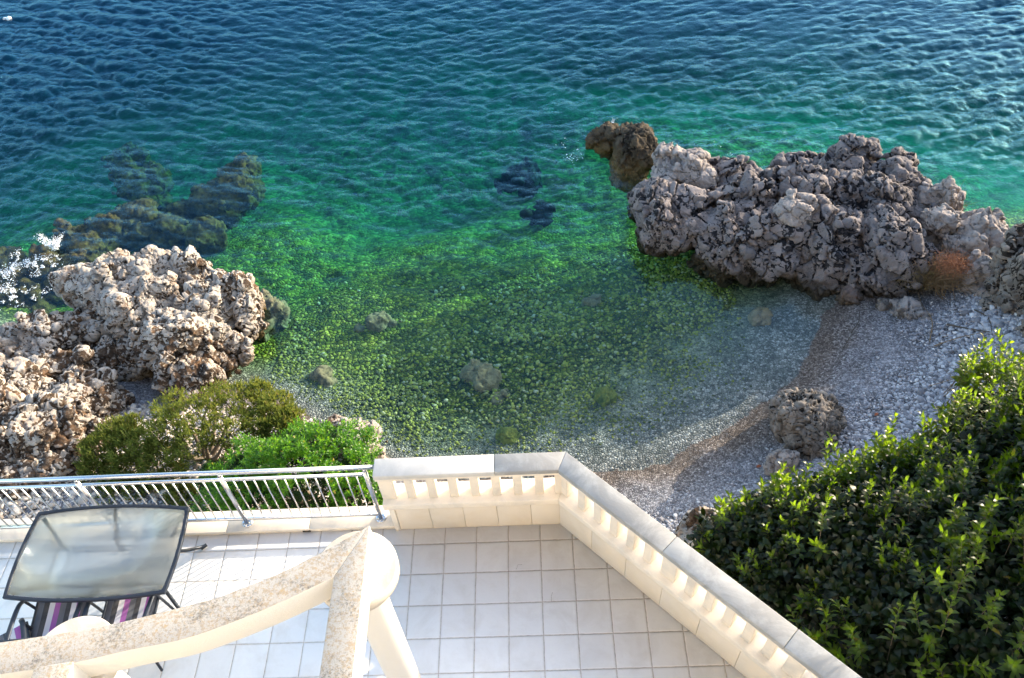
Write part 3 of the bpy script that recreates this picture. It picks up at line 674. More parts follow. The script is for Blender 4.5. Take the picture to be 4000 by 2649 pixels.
# ------------------------------------------------------------------ sea
def wave_field(seed, kdir, L=38., N=1024, lp=1.2, spread=4.5):
    g = np.random.default_rng(seed)
    k1 = np.fft.fftfreq(N, L/N)*2*np.pi; kx, ky = np.meshgrid(k1, k1); kk = np.hypot(kx, ky)+1e-6
    c_ = (kx*kdir[0]+ky*kdir[1])/kk/math.hypot(*kdir)
    kp_ = 2*np.pi/lp
    S = np.exp(-1.2*(kp_/kk)**2)/kk**3.55*(np.abs(c_)**(2*spread)+.07)*np.where(c_ > 0, 1, .25)*np.exp(-(kk*.028)**2)
    A = np.sqrt(S)*(g.normal(size=kk.shape)+1j*g.normal(size=kk.shape)); A[0, 0] = 0
    h = np.fft.ifft2(A).real
    sx = np.fft.ifft2(1j*kx*A).real; sy = np.fft.ifft2(1j*ky*A).real
    sc = .31/np.sqrt((sx**2+sy**2).mean())
    dx = np.fft.ifft2(-1j*kx/kk*A).real; dy = np.fft.ifft2(-1j*ky/kk*A).real
    return h*sc, dx*sc, dy*sc, L, N
def samp(F, x, y, L, N):
    u = (x/L*N) % N; v = (y/L*N) % N; i = np.floor(u).astype(int); j = np.floor(v).astype(int); fu, fv = u-i, v-j
    i1, j1 = (i+1) % N, (j+1) % N; i %= N; j %= N
    return F[j, i]*(1-fu)*(1-fv)+F[j, i1]*fu*(1-fv)+F[j1, i]*(1-fu)*fv+F[j1, i1]*fu*fv
wx = axis(-19.5, 17.5, .037, 3000, 20); wy = axis(1.5, 25.5, .037, 3000, 20)
X, Y = np.meshgrid(wx, wy); xs, ys = X.ravel(), Y.ravel()
WA = wave_field(3, (.30, -1.)); WB = wave_field(4, (-.45, -1.), lp=1.0)
bl_ = sstep(-7, 5, xs+vnoise(np.stack([xs, ys, 0*xs], 1), .25, 3)*2)
def comb(i): return samp(WA[i], xs, ys, WA[3], WA[4])*np.sqrt(bl_)+samp(WB[i], xs, ys, WB[3], WB[4])*np.sqrt(1-bl_)
gust = .80+.45*vnoise(np.stack([xs, ys, 0*xs], 1), .16, 8)+.2*vnoise(np.stack([xs, ys, 0*xs], 1), .5, 18)
gh = ground(xs, ys)
calm = .06+.94*sstep(.45, 2.0, -gh)
amp_ = gust*calm*np.exp(-np.maximum(0, np.abs(xs)-40)/300)
hh = comb(0)*amp_; dxx = comb(1)*amp_*1.05; dyy = comb(2)*amp_*1.05
fade = ((np.abs(xs) < 30) & (ys < 40)).astype(float)
Vw = np.stack([xs+dxx*fade, ys+dyy*fade, SEA+hh*fade], 1)
nx, ny = len(wx), len(wy)
top = grid_faces(nx, ny); idx = np.arange(nx*ny).reshape(ny, nx)
border = np.concatenate([idx[0, :], idx[1:, -1], idx[-1, -2::-1], idx[-2:0:-1, 0]])
low = Vw[border].copy(); low[:, 2] = SEA-12
nb0 = len(Vw); nbn = len(border); a_ = np.arange(nbn); b_ = (a_+1) % nbn
side = np.stack([border[a_], nb0+a_, nb0+b_, border[b_]], 1)
cen = np.array([[0, 10, SEA-12.]])
bott = np.stack([nb0+b_, nb0+a_, np.full(nbn, nb0+nbn)], 1)
m = NT('sea_water'); tr_ = m.n('BsdfTransparent'); sc_ = m.n('BsdfDiffuse'); sc_.inputs[0].default_value = (.0001, .015, .036, 1); gl = m.n('BsdfGlossy'); gl.inputs['Roughness'].default_value = .015; gl.inputs['Color'].default_value = (.30, .64, .90, 1)
sx1 = m.co('Object'); mp = m.n('Mapping'); mp.inputs['Scale'].default_value = (1, 2.1, 1); m.l(sx1, mp.inputs[0])
rip = m.noise(5.5, 5, .62, mp.outputs[0], .5)
at_ = m.attr('calm')
bn = m.n('Bump'); bn.inputs['Distance'].default_value = .05; m.l(rip, bn.inputs['Height']); m.l(at_, bn.inputs['Strength'])
fr = m.n('Fresnel'); fr.inputs['IOR'].default_value = 1.36; m.l(bn.outputs[0], fr.inputs['Normal']); m.l(bn.outputs[0], gl.inputs['Normal'])
ge = m.n('NewGeometry'); fac = m.math('MULTIPLY', fr.outputs[0], m.math('SUBTRACT', 1., ge.outputs['Backfacing']))
mx = m.n('MixShader'); m.l(fac, mx.inputs[0]); m.l(gl.outputs[0], mx.inputs[2])
tb_ = m.n('MixShader'); m.l(m.math('MULTIPLY', m.attr('turbid'), m.math('SUBTRACT', 1., ge.outputs['Backfacing'])), tb_.inputs[0]); m.l(tr_.outputs[0], tb_.inputs[1]); m.l(sc_.outputs[0], tb_.inputs[2]); m.l(tb_.outputs[0], mx.inputs[1]); m.l(mx.outputs[0], m.out.inputs['Surface'])
va = m.n('VolumeAbsorption'); va.inputs['Color'].default_value = (.16, .86, .84, 1); va.inputs['Density'].default_value = .30
m.l(va.outputs[0], m.out.inputs['Volume'])
m.t.nodes.remove(m.b)
sea = mesh('sea', np.concatenate([Vw, low, cen]), [top, side, bott], m.m, smooth=True, attrs=dict(calm=np.concatenate([.05+.35*calm*gust, np.zeros(nbn+1)]), turbid=np.concatenate([.012+.84*sstep(.8, 4.6, -gh), np.zeros(nbn+1)])))
tag(sea, kind='structure')

# foam and splashes
MFOAM = mat_plain('white_foam', (.82, .84, .86), (.72, .76, .80), .6, 20)
def sea_h(x, y):
    return SEA
def droplets(name, pts, r, flat=1.):
    pts = np.array(pts); n = len(pts); r = np.asarray(r)
    s = r[:, None, None]*IV0[None]*(1+rng.normal(0, .2, (n, 12, 1)))*np.array([1, 1, flat])
    Vv = (s+pts[:, None, :]).reshape(-1, 3); Ff = (IF0[None]+(np.arange(n)*12)[:, None, None]).reshape(-1, 3)
    return mesh(name, Vv, Ff, MFOAM, smooth=True)
def foam_patch(name, lines, n, wid, rad):
    P = []; R = []
    for _ in range(n):
        ln = lines[rng.integers(len(lines))]; t = rng.uniform(0, len(ln)-1.001); i = int(t); f = t-i
        a, b = np.array(ln[i]), np.array(ln[i+1]); p = a+(b-a)*f+rng.normal(0, wid, 2)
        q = a2(p[0], p[1], SEA+.03)
        k_ = (vnoise(q[None]*np.array([1, 1, 0]), 4, 71)+.8*vnoise(q[None]*np.array([1, 1, 0]), 13, 72))[0]
        if k_ < rng.uniform(.05, .55): continue
        P.append((q[0], q[1], SEA+.035+rng.uniform(0, .05))); R.append(rng.lognormal(math.log(rad), .5))
    return droplets(name, P, R, .45)
tag(foam_patch('sea_foam', [[(0, 690), (40, 665), (90, 640), (120, 600)], [(0, 650), (30, 620), (50, 590)], [(60, 600), (90, 610), (140, 605)], [(0, 675), (60, 690), (110, 665)], [(0, 700), (70, 690)]], 6500, 9., .0062), kind='stuff')
tag(foam_patch('sea_foam', [[(1590, 350), (1640, 375), (1700, 385)], [(1330, 350), (1370, 300), (1440, 290)], [(1640, 360), (1690, 360)], [(2200, 480), (2280, 530), (2330, 545)], [(1350, 380), (1300, 330)]], 700, 11., .007), kind='stuff')
def splash(name, px, py, h, wd, n, seed):
    g = np.random.default_rng(seed); b = a2(px, py, SEA); P = []; R = []
    jets = [(g.uniform(-1, 1), g.uniform(-.6, .6), g.uniform(.4, 1)) for _ in range(9)]
    for _ in range(n):
        j = jets[g.integers(9)]; t = g.uniform(0, 1)**.7
        z = h*j[2]*t*(1.25-.35*t)+.02
        P.append((b[0]+wd*(j[0]*t+g.normal(0, .10)), b[1]+wd*(j[1]*t+g.normal(0, .10)), SEA+z)); R.append(g.lognormal(math.log(.011*(1.25-t)), .5))
    return droplets(name, P, R)
tag(splash('sea_spray', 130, 580, .62, .34, 620, 1), kind='stuff')
tag(splash('sea_spray', 1415, 308, .40, .22, 420, 2), kind='stuff')

# floating buoy
b = a2(22, 45, SEA)
bu = empty('buoy', (b[0], b[1], SEA)); bu.scale = (.5, .5, .4); tag(bu, 'white floating buoy far out in the top left corner of the sea', 'buoy')
q = MB(); q.lathe((0, 0, 0), [(.03, -.12), (.13, -.08), (.17, .02), (.165, .12), (.11, .2), (.04, .23)], 20); q.build('float', mat_paint('buoy_white', (.8, .8, .78), (.7, .7, .68)), bu, True)
q = MB(); q.tube([(-.17, 0, .05), (-.34, .02, .06), (-.42, .02, .03)], [.10, .12, .04], 12); q.build('fender', mat_paint('fender_grey', (.55, .56, .56), (.4, .42, .42)), bu, True)

# ------------------------------------------------------------------ terrace
MT = mat_tile()
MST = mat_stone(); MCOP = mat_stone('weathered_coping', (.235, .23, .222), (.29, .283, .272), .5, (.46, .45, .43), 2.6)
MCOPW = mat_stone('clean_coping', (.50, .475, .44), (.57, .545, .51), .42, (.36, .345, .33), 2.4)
MBASE = mat_stone('stained_base_stone', (.64, .55, .44), (.71, .625, .52), .3, (.60, .48, .33), 2.0)
S2 = .70710678
C0 = np.array([.538, .178])                      # inner corner of the parapet at floor level
ad = np.array([S2, -S2]); an = np.array([S2, S2])  # along the arm, outward
bis = np.array([math.tan(math.radians(22.5)), 1.])  # mitre direction per metre of offset
def mitre(off): return C0+bis*off
def backp(x, off): return (x, C0[1]+off)
def armp(s, off):
    p = C0+ad*s+an*off; return (p[0], p[1])
ARM = 3.6; XL = -1.19
q = MB(); q.prism([(-6.5, -6.5), (5.0, -6.5), armp(ARM+1, .1), tuple(mitre(.1)), (-6.5, C0[1]+.1)], -.25, 0)
tag(q.build('terrace_floor', MT), kind='structure')
q = MB(); q.prism([(-6.5, -6.3), (4.8, -6.3), armp(ARM+1, .16), tuple(mitre(.16)), (-6.5, C0[1]+.22)], SEA-.3, -.254)
o = q.build('retaining_wall', mat_paint('cream_render', (.66, .62, .55), (.58, .54, .48))); tag(o, 'cream rendered wall that carries the terrace above the beach', 'wall')
# parapet
par = empty('balustrade', (C0[0], C0[1], 0)); tag(par, 'cream stone balustrade with square balusters turning the terrace corner', 'balustrade')
par_off = np.array([C0[0], C0[1], 0])
def pb(q, name, m, bevel=.006):
    q.v = [(v[0]-par_off[0], v[1]-par_off[1], v[2]) for v in q.v]
    return q.build(name, m, par, bevel=bevel)
def seg_back(x0, x1, o0, o1, z0, z1, end=False):
    q = MB(); a = [backp(x0, o0), backp(x0, o1)]
    if end: b_ = [tuple(mitre(o1)), tuple(mitre(o0))]
    else: b_ = [backp(x1, o1), backp(x1, o0)]
    q.prism(a+b_, z0, z1); return q
def seg_arm(s0, s1, o0, o1, z0, z1, start=False):
    q = MB()
    a = [tuple(mitre(o0)), tuple(mitre(o1))] if start else [armp(s0, o0), armp(s0, o1)]
    q.prism(a+[armp(s1, o1), armp(s1, o0)], z0, z1); return q
x = XL+.06
while x < C0[0]-.02:
    x1 = min(x+.345, C0[0]+.0); last = x1 >= C0[0]-.03
    pb(seg_back(x, x1-.003, 0, .19, 0, .44, last), 'base_stone', MBASE, .004); x = x1
s = 0.
while s < ARM:
    pb(seg_arm(s+(.0 if s == 0 else .003), s+.43, 0, .19, 0, .44, s == 0), 'base_stone', MBASE, .004); s += .43
pb(seg_back(XL-.0, XL+.057, -.012, .2, 0, .44), 'end_pilaster', MST)
pb(seg_back(XL-.045, 0, -.02, .24, .443, .53, True), 'ledge', MST); pb(seg_arm(0, ARM, -.02, .24, .443, .53, True), 'ledge', MST)
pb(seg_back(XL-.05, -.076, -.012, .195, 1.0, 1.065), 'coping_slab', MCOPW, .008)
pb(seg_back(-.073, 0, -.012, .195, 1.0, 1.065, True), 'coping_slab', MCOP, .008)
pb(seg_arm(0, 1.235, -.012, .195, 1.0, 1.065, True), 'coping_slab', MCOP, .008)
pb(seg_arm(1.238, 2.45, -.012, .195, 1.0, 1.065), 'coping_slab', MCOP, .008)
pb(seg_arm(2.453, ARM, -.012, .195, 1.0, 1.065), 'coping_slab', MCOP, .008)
pb(seg_back(XL-.045, 0, .0, .18, .955, .998, True), 'top_rail', MST, .004); pb(seg_arm(0, ARM, .0, .18, .955, .998, True), 'top_rail', MST, .004)
# balusters
for x0, x1 in [(-1.235, -1.09)]+[(-.976+.2135*i, -.976+.2135*i+.085) for i in range(7)]:
    pb(seg_back(x0, x1, .055, .165, .53, .953), 'baluster', MST, .004)
pb(seg_back(.50, 0, .055, .165, .53, .953, True), 'corner_pier', MST, .003)
pb(seg_arm(0, .055, .055, .165, .53, .953, True), 'corner_pier', MST, .003)
s = .20
for i in range(15):
    wd_ = .155 if i in (5, 11) else .088
    pb(seg_arm(s, s+wd_, .05, .165, .53, .953), 'baluster', MST, .004); s += wd_+.115
# kerb under the railing
KZ = .055
ke = empty('kerb', (-3.6, .19, 0)); tag(ke, 'low cream stone kerb that carries the steel railing', 'kerb')
x = -6.5
for x1 in (-5.55, -4.28, -2.985, -2.10, XL-.004):
    q = MB(); q.prism([(x+3.6, 0), (x+3.6, .255), (x1+3.6-.003, .255), (x1+3.6-.003, 0)], 0.001, KZ); q.build('kerb_stone', MST, ke, bevel=.005); x = x1
q = MB(); q.box((-2.13+3.6, -.001, .018), (.085, .012, .018)); q.build('drain_slot', mat_plain('dark_slot', (.01, .01, .01), (.02, .02, .02)), ke)
# the house the terrace belongs to, unseen behind the viewpoint, added to bounce light
MHW = mat_paint('cream_facade', (.74, .70, .64), (.69, .65, .59), .7)
hs = empty('house', (-1, -5.6, 0)); tag(hs, 'unseen cream house front behind the terrace, added to bounce light', 'house')
q = MB()
for (x0, x1, z0, z1) in ((-9, -4.6, SEA, 13), (-2.4, -.8, SEA, 13), (1.4, 7, SEA, 13), (-4.6, -2.4, SEA, 0), (-4.6, -2.4, 2.3, 4.9), (-4.6, -2.4, 7.2, 13), (-.8, 1.4, SEA, .9), (-.8, 1.4, 2.3, 5.8), (-.8, 1.4, 7.2, 13)):
    q.box(((x0+x1)/2+1, -.2, (z0+z1)/2), (x1-x0, .4, z1-z0))
q.build('wall', MHW, hs)
for (x0, x1, z0, z1) in ((-4.6, -2.4, 0, 2.3), (-4.6, -2.4, 4.9, 7.2), (-.8, 1.4, .9, 2.3), (-.8, 1.4, 5.8, 7.2)):
    q = MB(); cx_, cz_ = (x0+x1)/2+1, (z0+z1)/2
    for (dx, dz, sx_, sz_) in ((-(x1-x0)/2+.03, 0, .06, z1-z0), ((x1-x0)/2-.03, 0, .06, z1-z0), (0, (z1-z0)/2-.03, x1-x0-.12, .06), (0, -(z1-z0)/2+.03, x1-x0-.12, .06), (0, 0, .07, z1-z0-.12)): q.box((cx_+dx, -.15, cz_+dz), (sx_, .07, sz_))
    wf = q.build('window', mat_paint('white_frame', (.75, .75, .74), (.7, .7, .69)), hs)
    q = MB(); q.box((cx_, -.19, cz_), (x1-x0-.1, .01, z1-z0-.1)); gm = NT('window_glass'); q.build('pane', gm.done((.03, .04, .05), .05), wf)
# ------------------------------------------------------------------ railing
MSTEEL = mat_metal('brushed_steel', (.62, .63, .66), .22)
RY = .30
rl = empty('railing', (-2.77, RY, KZ)); tag(rl, 'brushed steel railing with round handrail and thin vertical bars', 'railing')
ro = np.array([-2.77, RY, KZ])
def rpart(q, name):
    q.v = [tuple(np.array(v)-ro) for v in q.v]; return q.build(name, MSTEEL, rl, True)
q = MB(); q.tube([(-6.6, RY, 1.03), (XL-.052, RY, 1.03)], .024, 16); rpart(q, 'handrail')
q = MB(); q.tube([(-6.6, RY, .905), (-1.36, RY, .905)], .018, 12); rpart(q, 'upper_rail')
q = MB(); q.box(((-6.6-1.36)/2, RY, .135), (5.24, .034, .03)); rpart(q, 'lower_rail')
posts = [-1.344-1.43*i for i in range(4)]
for px in posts:
    q = MB(); q.tube([(px, RY-.01, KZ), (px, RY-.01, .985)], .0235, 14); po = rpart(q, 'post')
    q = MB(); q.lathe((px, RY-.01, KZ), [(.058, .001), (.058, .008), (.05, .014), (.026, .016)], 20)
    for k in range(3):
        aa = k*2.1+.4; q.lathe((px+.042*math.cos(aa), RY-.01+.042*math.sin(aa), KZ+.012), [(.008, 0), (.008, .008), (.003, .011)], 8)
    q.v = [tuple(np.array(v)-ro) for v in q.v]; q.build('flange', MSTEEL, po, True)
    q = MB(); q.lathe((px, RY-.01, .985), [(.0235, 0), (.012, .012), (.008, .03)], 12); q.v = [tuple(np.array(v)-ro) for v in q.v]; q.build('bracket', MSTEEL, po, True)
bar0 = None
for i in range(4):
    for k in range(1, 14):
        bx = posts[i]-1.43*k/14
        if bx < -6.5: continue
        if bar0 is None:
            q = MB(); q.tube([(0, 0, .15-KZ), (0, 0, .893-KZ)], .0075, 8); bar0 = q.build('bar', MSTEEL, rl, True); bb = bar0
        else:
            bb = bar0.copy(); COL.objects.link(bb); bb.parent = rl
        bb.location = (bx-ro[0], 0, 0)

# ------------------------------------------------------------------ pergola
PZ = 2.85; TH = .25
ML = mat_lichen()
def z1(x, y): return (600+x*.38, 1980+y*.38)
def z3(x, y): return (x*.2956, 2250+y*.2956)
def z4(x, y): return (1100+x*.414, 2000+y*.414)
pg = empty('pergola', (-.893, -1.513, 0)); tag(pg, 'white concrete pergola with curved lichen stained beam on round columns', 'pergola')
po_ = np.array([-.893, -1.513, 0])
def ppart(q, name, m, smooth=False, bevel=0):
    q.v = [tuple(np.array(v)-po_) for v in q.v]; return q.build(name, m, pg, smooth, bevel)
up = [at(*z3(x, y), PZ) for x, y in ((-900, 975), (-400, 930), (0, 878), (740, 768), (1600, 610))]+[at(*z1(x, y), PZ) for x, y in ((600, 948), (900, 838), (1300, 680), (1760, 448))]
apex = at(*z4(825, 130), PZ)
lw = [at(*z3(x, y), PZ) for x, y in ((-900, 1390), (-400, 1350), (0, 1300), (960, 1152), (1700, 982))]+[at(*z1(x, y), PZ) for x, y in ((300, 1362), (800, 1190), (1300, 985), (1850, 722))]
upS = [p[:2] for p in spline([tuple(p) for p in up]+[tuple(apex)], 6)]; lwS = [p[:2] for p in spline([tuple(p) for p in lw], 6)]
n_ = 40
def resamp(pts, n):
    P = np.array([(p[0], p[1]) for p in pts]); d = np.concatenate([[0], np.cumsum(np.hypot(*np.diff(P, axis=0).T))]); t = np.linspace(0, d[-1], n)
    return np.stack([np.interp(t, d, P[:, 0]), np.interp(t, d, P[:, 1])], 1)
A_, B_ = resamp(upS, n_), resamp(lwS, n_)
cor = at(*z4(490, 610), PZ)
V_ = []; F_ = []
for a, b in zip(A_, B_): V_ += [(a[0], a[1], PZ), (b[0], b[1], PZ), (b[0], b[1], PZ-TH), (a[0], a[1], PZ-TH)]
for i in range(n_-1):
    for k in range(4): F_.append((4*i+k, 4*(i+1)+k, 4*(i+1)+(k+1) % 4, 4*i+(k+1) % 4))
F_.append((0, 1, 2, 3)); e_ = 4*(n_-1); F_.append((e_+3, e_+2, e_+1, e_))
q = MB(); q.add(V_, [tuple(f[::-1]) for f in F_]); ppart(q, 'curved_beam', ML, bevel=.004)
R0 = at(*z4(670, 1568), PZ); L0 = at(*z4(340, 1568), PZ)
q = MB(); q.prism([tuple(apex[:2]+[0.003, .002]), tuple(B_[-1]+[.002, 0]), (L0[0], -4.2), (R0[0]+.01, -4.2)], PZ-TH-.002, PZ+.002); ppart(q, 'straight_beam', ML, bevel=.004)
j0, j1 = at(*z3(452, 1232), PZ), at(*z3(965, 1150), PZ)
q = MB(); q.prism([(j0[0], j0[1]+.01), (j1[0], j1[1]+.01), (j1[0], -4.2), (j0[0], -4.2)], PZ-TH-.002, PZ+.002); ppart(q, 'straight_beam', ML, bevel=.004)
MW = mat_paint('white_painted_concrete', (.76, .725, .665), (.72, .68, .62), .6)
d2 = (at(*z3(1180, 640), 2.6)-np.array([0, 0, 0]))
for (cx, cy) in ((-.893, -1.513), (-2.665, -2.07)):
    q = MB(); q.lathe((cx, cy, 0), [(.284, 2.50), (.286, 2.585), (.274, 2.6)], 64); ppart(q, 'capital', mat_stone('stained_capital', (.50, .455, .395), (.56, .515, .455), .35, (.46, .33, .2), 7.), True)
    q = MB(); q.lathe((cx, cy, 0), [(.135, .0), (.132, 2.44), (.155, 2.46), (.155, 2.498)], 48); ppart(q, 'column', MW, True)

# ------------------------------------------------------------------ table
MFR = mat_metal('dark_powder_coat', (.035, .042, .055), .35, .3)
def mat_frost():
    m = NT('frosted_glass'); rf = m.n('BsdfRefraction'); rf.inputs['IOR'].default_value = 1.22; rf.inputs['Roughness'].default_value = .30; rf.inputs['Color'].default_value = (.93, .97, .98, 1)
    tl = m.n('BsdfTranslucent'); tl.inputs[0].default_value = (.80, .85, .88, 1); df = m.n('BsdfDiffuse'); df.inputs[0].default_value = (.84, .87, .90, 1)
    tp = m.n('BsdfTransparent'); tp.inputs[0].default_value = (.9, .95, .96, 1)
    a = m.n('MixShader'); a.inputs[0].default_value = .5; m.l(tl.outputs[0], a.inputs[1]); m.l(df.outputs[0], a.inputs[2])
    b_ = m.n('MixShader'); b_.inputs[0].default_value = .10; tm = m.n('MixShader'); tm.inputs[0].default_value = .5; m.l(rf.outputs[0], tm.inputs[1]); m.l(tp.outputs[0], tm.inputs[2]); m.l(tm.outputs[0], b_.inputs[1]); m.l(a.outputs[0], b_.inputs[2])
    gl = m.n('BsdfGlossy'); gl.inputs['Roughness'].default_value = .15; fr = m.n('Fresnel'); fr.inputs['IOR'].default_value = 1.45
    g_ = m.n('MixShader'); m.l(m.math('MULTIPLY', fr.outputs[0], .7), g_.inputs[0]); m.l(b_.outputs[0], g_.inputs[1]); m.l(gl.outputs[0], g_.inputs[2])
    m.l(g_.outputs[0], m.out.inputs[0]); m.t.nodes.remove(m.b); return m.m
TC = np.array([-3.893, -.325]); HX, HY, TZ = .765, .448, .72
tb = empty('patio_table', (TC[0], TC[1], 0)); tag(tb, 'patio table with frosted glass top in a dark bowed metal frame', 'table')
def outline(hx, hy, bow, n=10):
    P = []
    for (ax, ay, bx, by, nx_, ny_, bw) in ((-hx, -hy, hx, -hy, 0, -1, bow), (hx, -hy, hx, hy, 1, 0, bow*.55), (hx, hy, -hx, hy, 0, 1, bow), (-hx, hy, -hx, -hy, -1, 0, bow*.55)):
        for k in range(n):
            t = k/n; u = 4*t*(1-t)*bw; P.append((ax+(bx-ax)*t+nx_*u, ay+(by-ay)*t+ny_*u))
    return P
O_, I_ = outline(HX, HY, .055), outline(HX-.034, HY-.034, .055)
n_ = len(O_); q = MB()
V_ = [(p[0], p[1], TZ) for p in O_]+[(p[0], p[1], TZ) for p in I_]+[(p[0], p[1], TZ-.035) for p in O_]+[(p[0], p[1], TZ-.035) for p in I_]
F_ = []
for i in range(n_):
    j = (i+1) % n_; F_ += [(i, j, n_+j, n_+i), (2*n_+j, 2*n_+i, 3*n_+i, 3*n_+j), (i, 2*n_+i, 2*n_+j, j), (n_+i, n_+j, 3*n_+j, 3*n_+i)]
q.add(V_, F_); q.build('frame', MFR, tb, bevel=.006)
q = MB(); q.prism(outline(HX-.038, HY-.038, .055), TZ-.012, TZ-.004); q.build('glass_top', mat_frost(), tb)
RZ = .36; rx, ry = .51, .185
leg0 = spline([(.70, .39, TZ-.035), (.63, .33, .60), (.535, .215, .46), (rx, ry, RZ)], 6)
for sx_ in (-1, 1):
    for sy_ in (-1, 1):
        q = MB(); pts = [(p[0]*sx_, p[1]*sy_, p[2]) for p in spline([(.70, .39, TZ-.036), (.655, .345, .62), (.56, .235, .48), (.515, .19, RZ), (.56, .24, .2), (.66, .35, .05), (.70, .385, .012)], 6)]
        q.tube(pts, .018, 10); lg = q.build('leg', MFR, tb, True)
        q = MB(); q.tube([(sx_*.665, sy_*.355, .012), (sx_*.715, sy_*.40, .010)], .02, 8); q.build('foot', MFR, lg, True)
for sy_ in (-1, 1):
    q = MB(); q.tube([(-rx, ry*sy_, RZ), (rx, ry*sy_, RZ)], .014, 10); q.build('stretcher', MFR, tb, True)
    q = MB(); q.tube(spline([(0, (HY+.02)*sy_, TZ-.036), (0, .36*sy_, .60), (0, .23*sy_, .48), (0, ry*sy_, RZ)], 6), .016, 10); q.build('strut', MFR, tb, True)
for sx_ in (-1, 1):
    q = MB(); q.tube([(rx*sx_, -ry, RZ), (rx*sx_, ry, RZ)], .014, 10); q.build('stretcher', MFR, tb, True)

# ------------------------------------------------------------------ chairs
def mat_fabric():
    m = NT('striped_sling_fabric'); sx = m.n('SeparateXYZ'); m.l(m.co('Object'), sx.inputs[0])
    u = m.math('FRACT', m.math('DIVIDE', m.math('ADD', sx.outputs[0], 10.24-.24+.0), .21))
    col = m.ramp(u, [(0, (.62, .62, .66)), (.24, (.33, .07, .34)), (.49, (.10, .105, .12)), (.76, (.008, .008, .012))], 'CONSTANT')
    wv = m.n('TexWave'); wv.inputs['Scale'].default_value = 120; m.l(m.co(), wv.inputs[0])
    return m.done(m.mix(m.noise(9, 4), col, m.mix(.25, col, (.5, .5, .5))), .8, m.bump(wv.outputs['Fac'], .001, .4))
MFAB = mat_fabric()
def chair(x, y, rz, label):
    t = empty('sling_chair', (x, y, 0)); t.rotation_euler = (0, 0, rz); tag(t, label, 'chair', 'striped sling chairs round the patio table')
    hw = .235
    prof = spline([(0, .25, .425), (0, .05, .40), (0, -.17, .385), (0, -.235, .43), (0, -.30, .62), (0, -.37, .95)], 6)
    V_ = []; F_ = []
    for p in prof:
        for i in range(7):
            xx = -hw+2*hw*i/6; sag = .018*(1-(xx/hw)**2); V_.append((xx, p[1], p[2]-sag))
    m_ = len(prof)
    for j in range(m_-1):
        for i in range(6): a = j*7+i; F_.append((a, a+1, a+8, a+7))
    o = mesh('sling', V_, F_, MFAB, t, smooth=True); so = o.modifiers.new('thick', 'SOLIDIFY'); so.thickness = .006
    for sx_ in (-1, 1):
        X_ = sx_*(hw+.012)
        q = MB(); q.tube([(X_, p[1], p[2]) for p in prof], .014, 8); q.build('side_tube', MFR, t, True)
        q = MB(); q.tube(spline([(X_*1.12, .20, .012), (X_*1.10, .185, .3), (X_*1.08, .16, .585)], 5), .014, 8); q.build('leg', MFR, t, True)
        q = MB(); q.tube(spline([(X_*1.12, -.36, .012), (X_*1.06, -.30, .3), (X_, -.255, .46)], 5), .014, 8); q.build('leg', MFR, t, True)
        q = MB(); q.tube(spline([(X_*1.08, -.325, .66), (X_*1.16, -.12, .645), (X_*1.18, .1, .625), (X_*1.08, .19, .58)], 6), .024, 10, .6); q.build('armrest', MFR, t, True)
    q = MB(); q.tube([(-hw, -.37, .95), (hw, -.37, .95)], .013, 8); q.build('top_bar', MFR, t, True)
    q = MB(); q.tube([(-hw*1.1, -.31, .24), (hw*1.1, -.31, .24)], .011, 8); q.build('cross_bar', MFR, t, True)
    q = MB(); q.tube([(-hw, .13, .37), (hw, .13, .37)], .011, 8); q.build('cross_bar', MFR, t, True)
    return t
chair(-4.235, -.90, .06, 'left of two striped sling chairs tucked under the glass table, wholly shaded')
chair(-3.575, -.86, .0, 'right of two striped sling chairs under the glass table, crossed by sunlight')
chair(-4.63, -1.22, .5, 'striped sling chair mostly hidden by the curved beam, only its top showing')

# ------------------------------------------------------------------ foliage
def leaf_mesh(name, base, dirs, nrm, ln, wd, m, parent=None, curl=.25):
    """n leaves as six-point blades"""
    n = len(base); dirs = dirs/np.linalg.norm(dirs, axis=1, keepdims=True)
    side = np.cross(dirs, nrm); side /= np.linalg.norm(side, axis=1, keepdims=True)+1e-9
    up = np.cross(side, dirs); L = ln[:, None]; W_ = wd[:, None]
    P = np.stack([base, base+dirs*L*.35-side*W_*.42+up*L*.06, base+dirs*L*.35+side*W_*.42+up*L*.06,
                  base+dirs*L*.72-side*W_*.40+up*L*.02, base+dirs*L*.72+side*W_*.40+up*L*.02, base+dirs*L-up*L*curl], 1).reshape(-1, 3)
    o = (np.arange(n)*6)[:, None]
    return mesh(name, P, [np.concatenate([o+[0, 2, 1], o+[3, 4, 5]]), o+[1, 2, 4, 3]], m, parent)
def blobs_surface(bl, n, inset=.0):
    C_ = np.array([b[0] for b in bl]); R_ = np.array([b[1] for b in bl]); wgt = (R_[:, 0]*R_[:, 2]); wgt = wgt/wgt.sum()
    k_ = rng.choice(len(bl), n*3, p=wgt); d = rng.normal(size=(n*3, 3)); d /= np.linalg.norm(d, axis=1, keepdims=True)
    P = C_[k_]+d*R_[k_]*(1-inset*rng.uniform(0, 1, (n*3, 1))); ok = np.ones(n*3, bool)
    for i in range(len(bl)):
        q_ = ((P-C_[i])/R_[i]); ok &= ~(((q_**2).sum(1) < .8-inset*.6) & (k_ != i))
    return P[ok][:n], d[ok][:n]
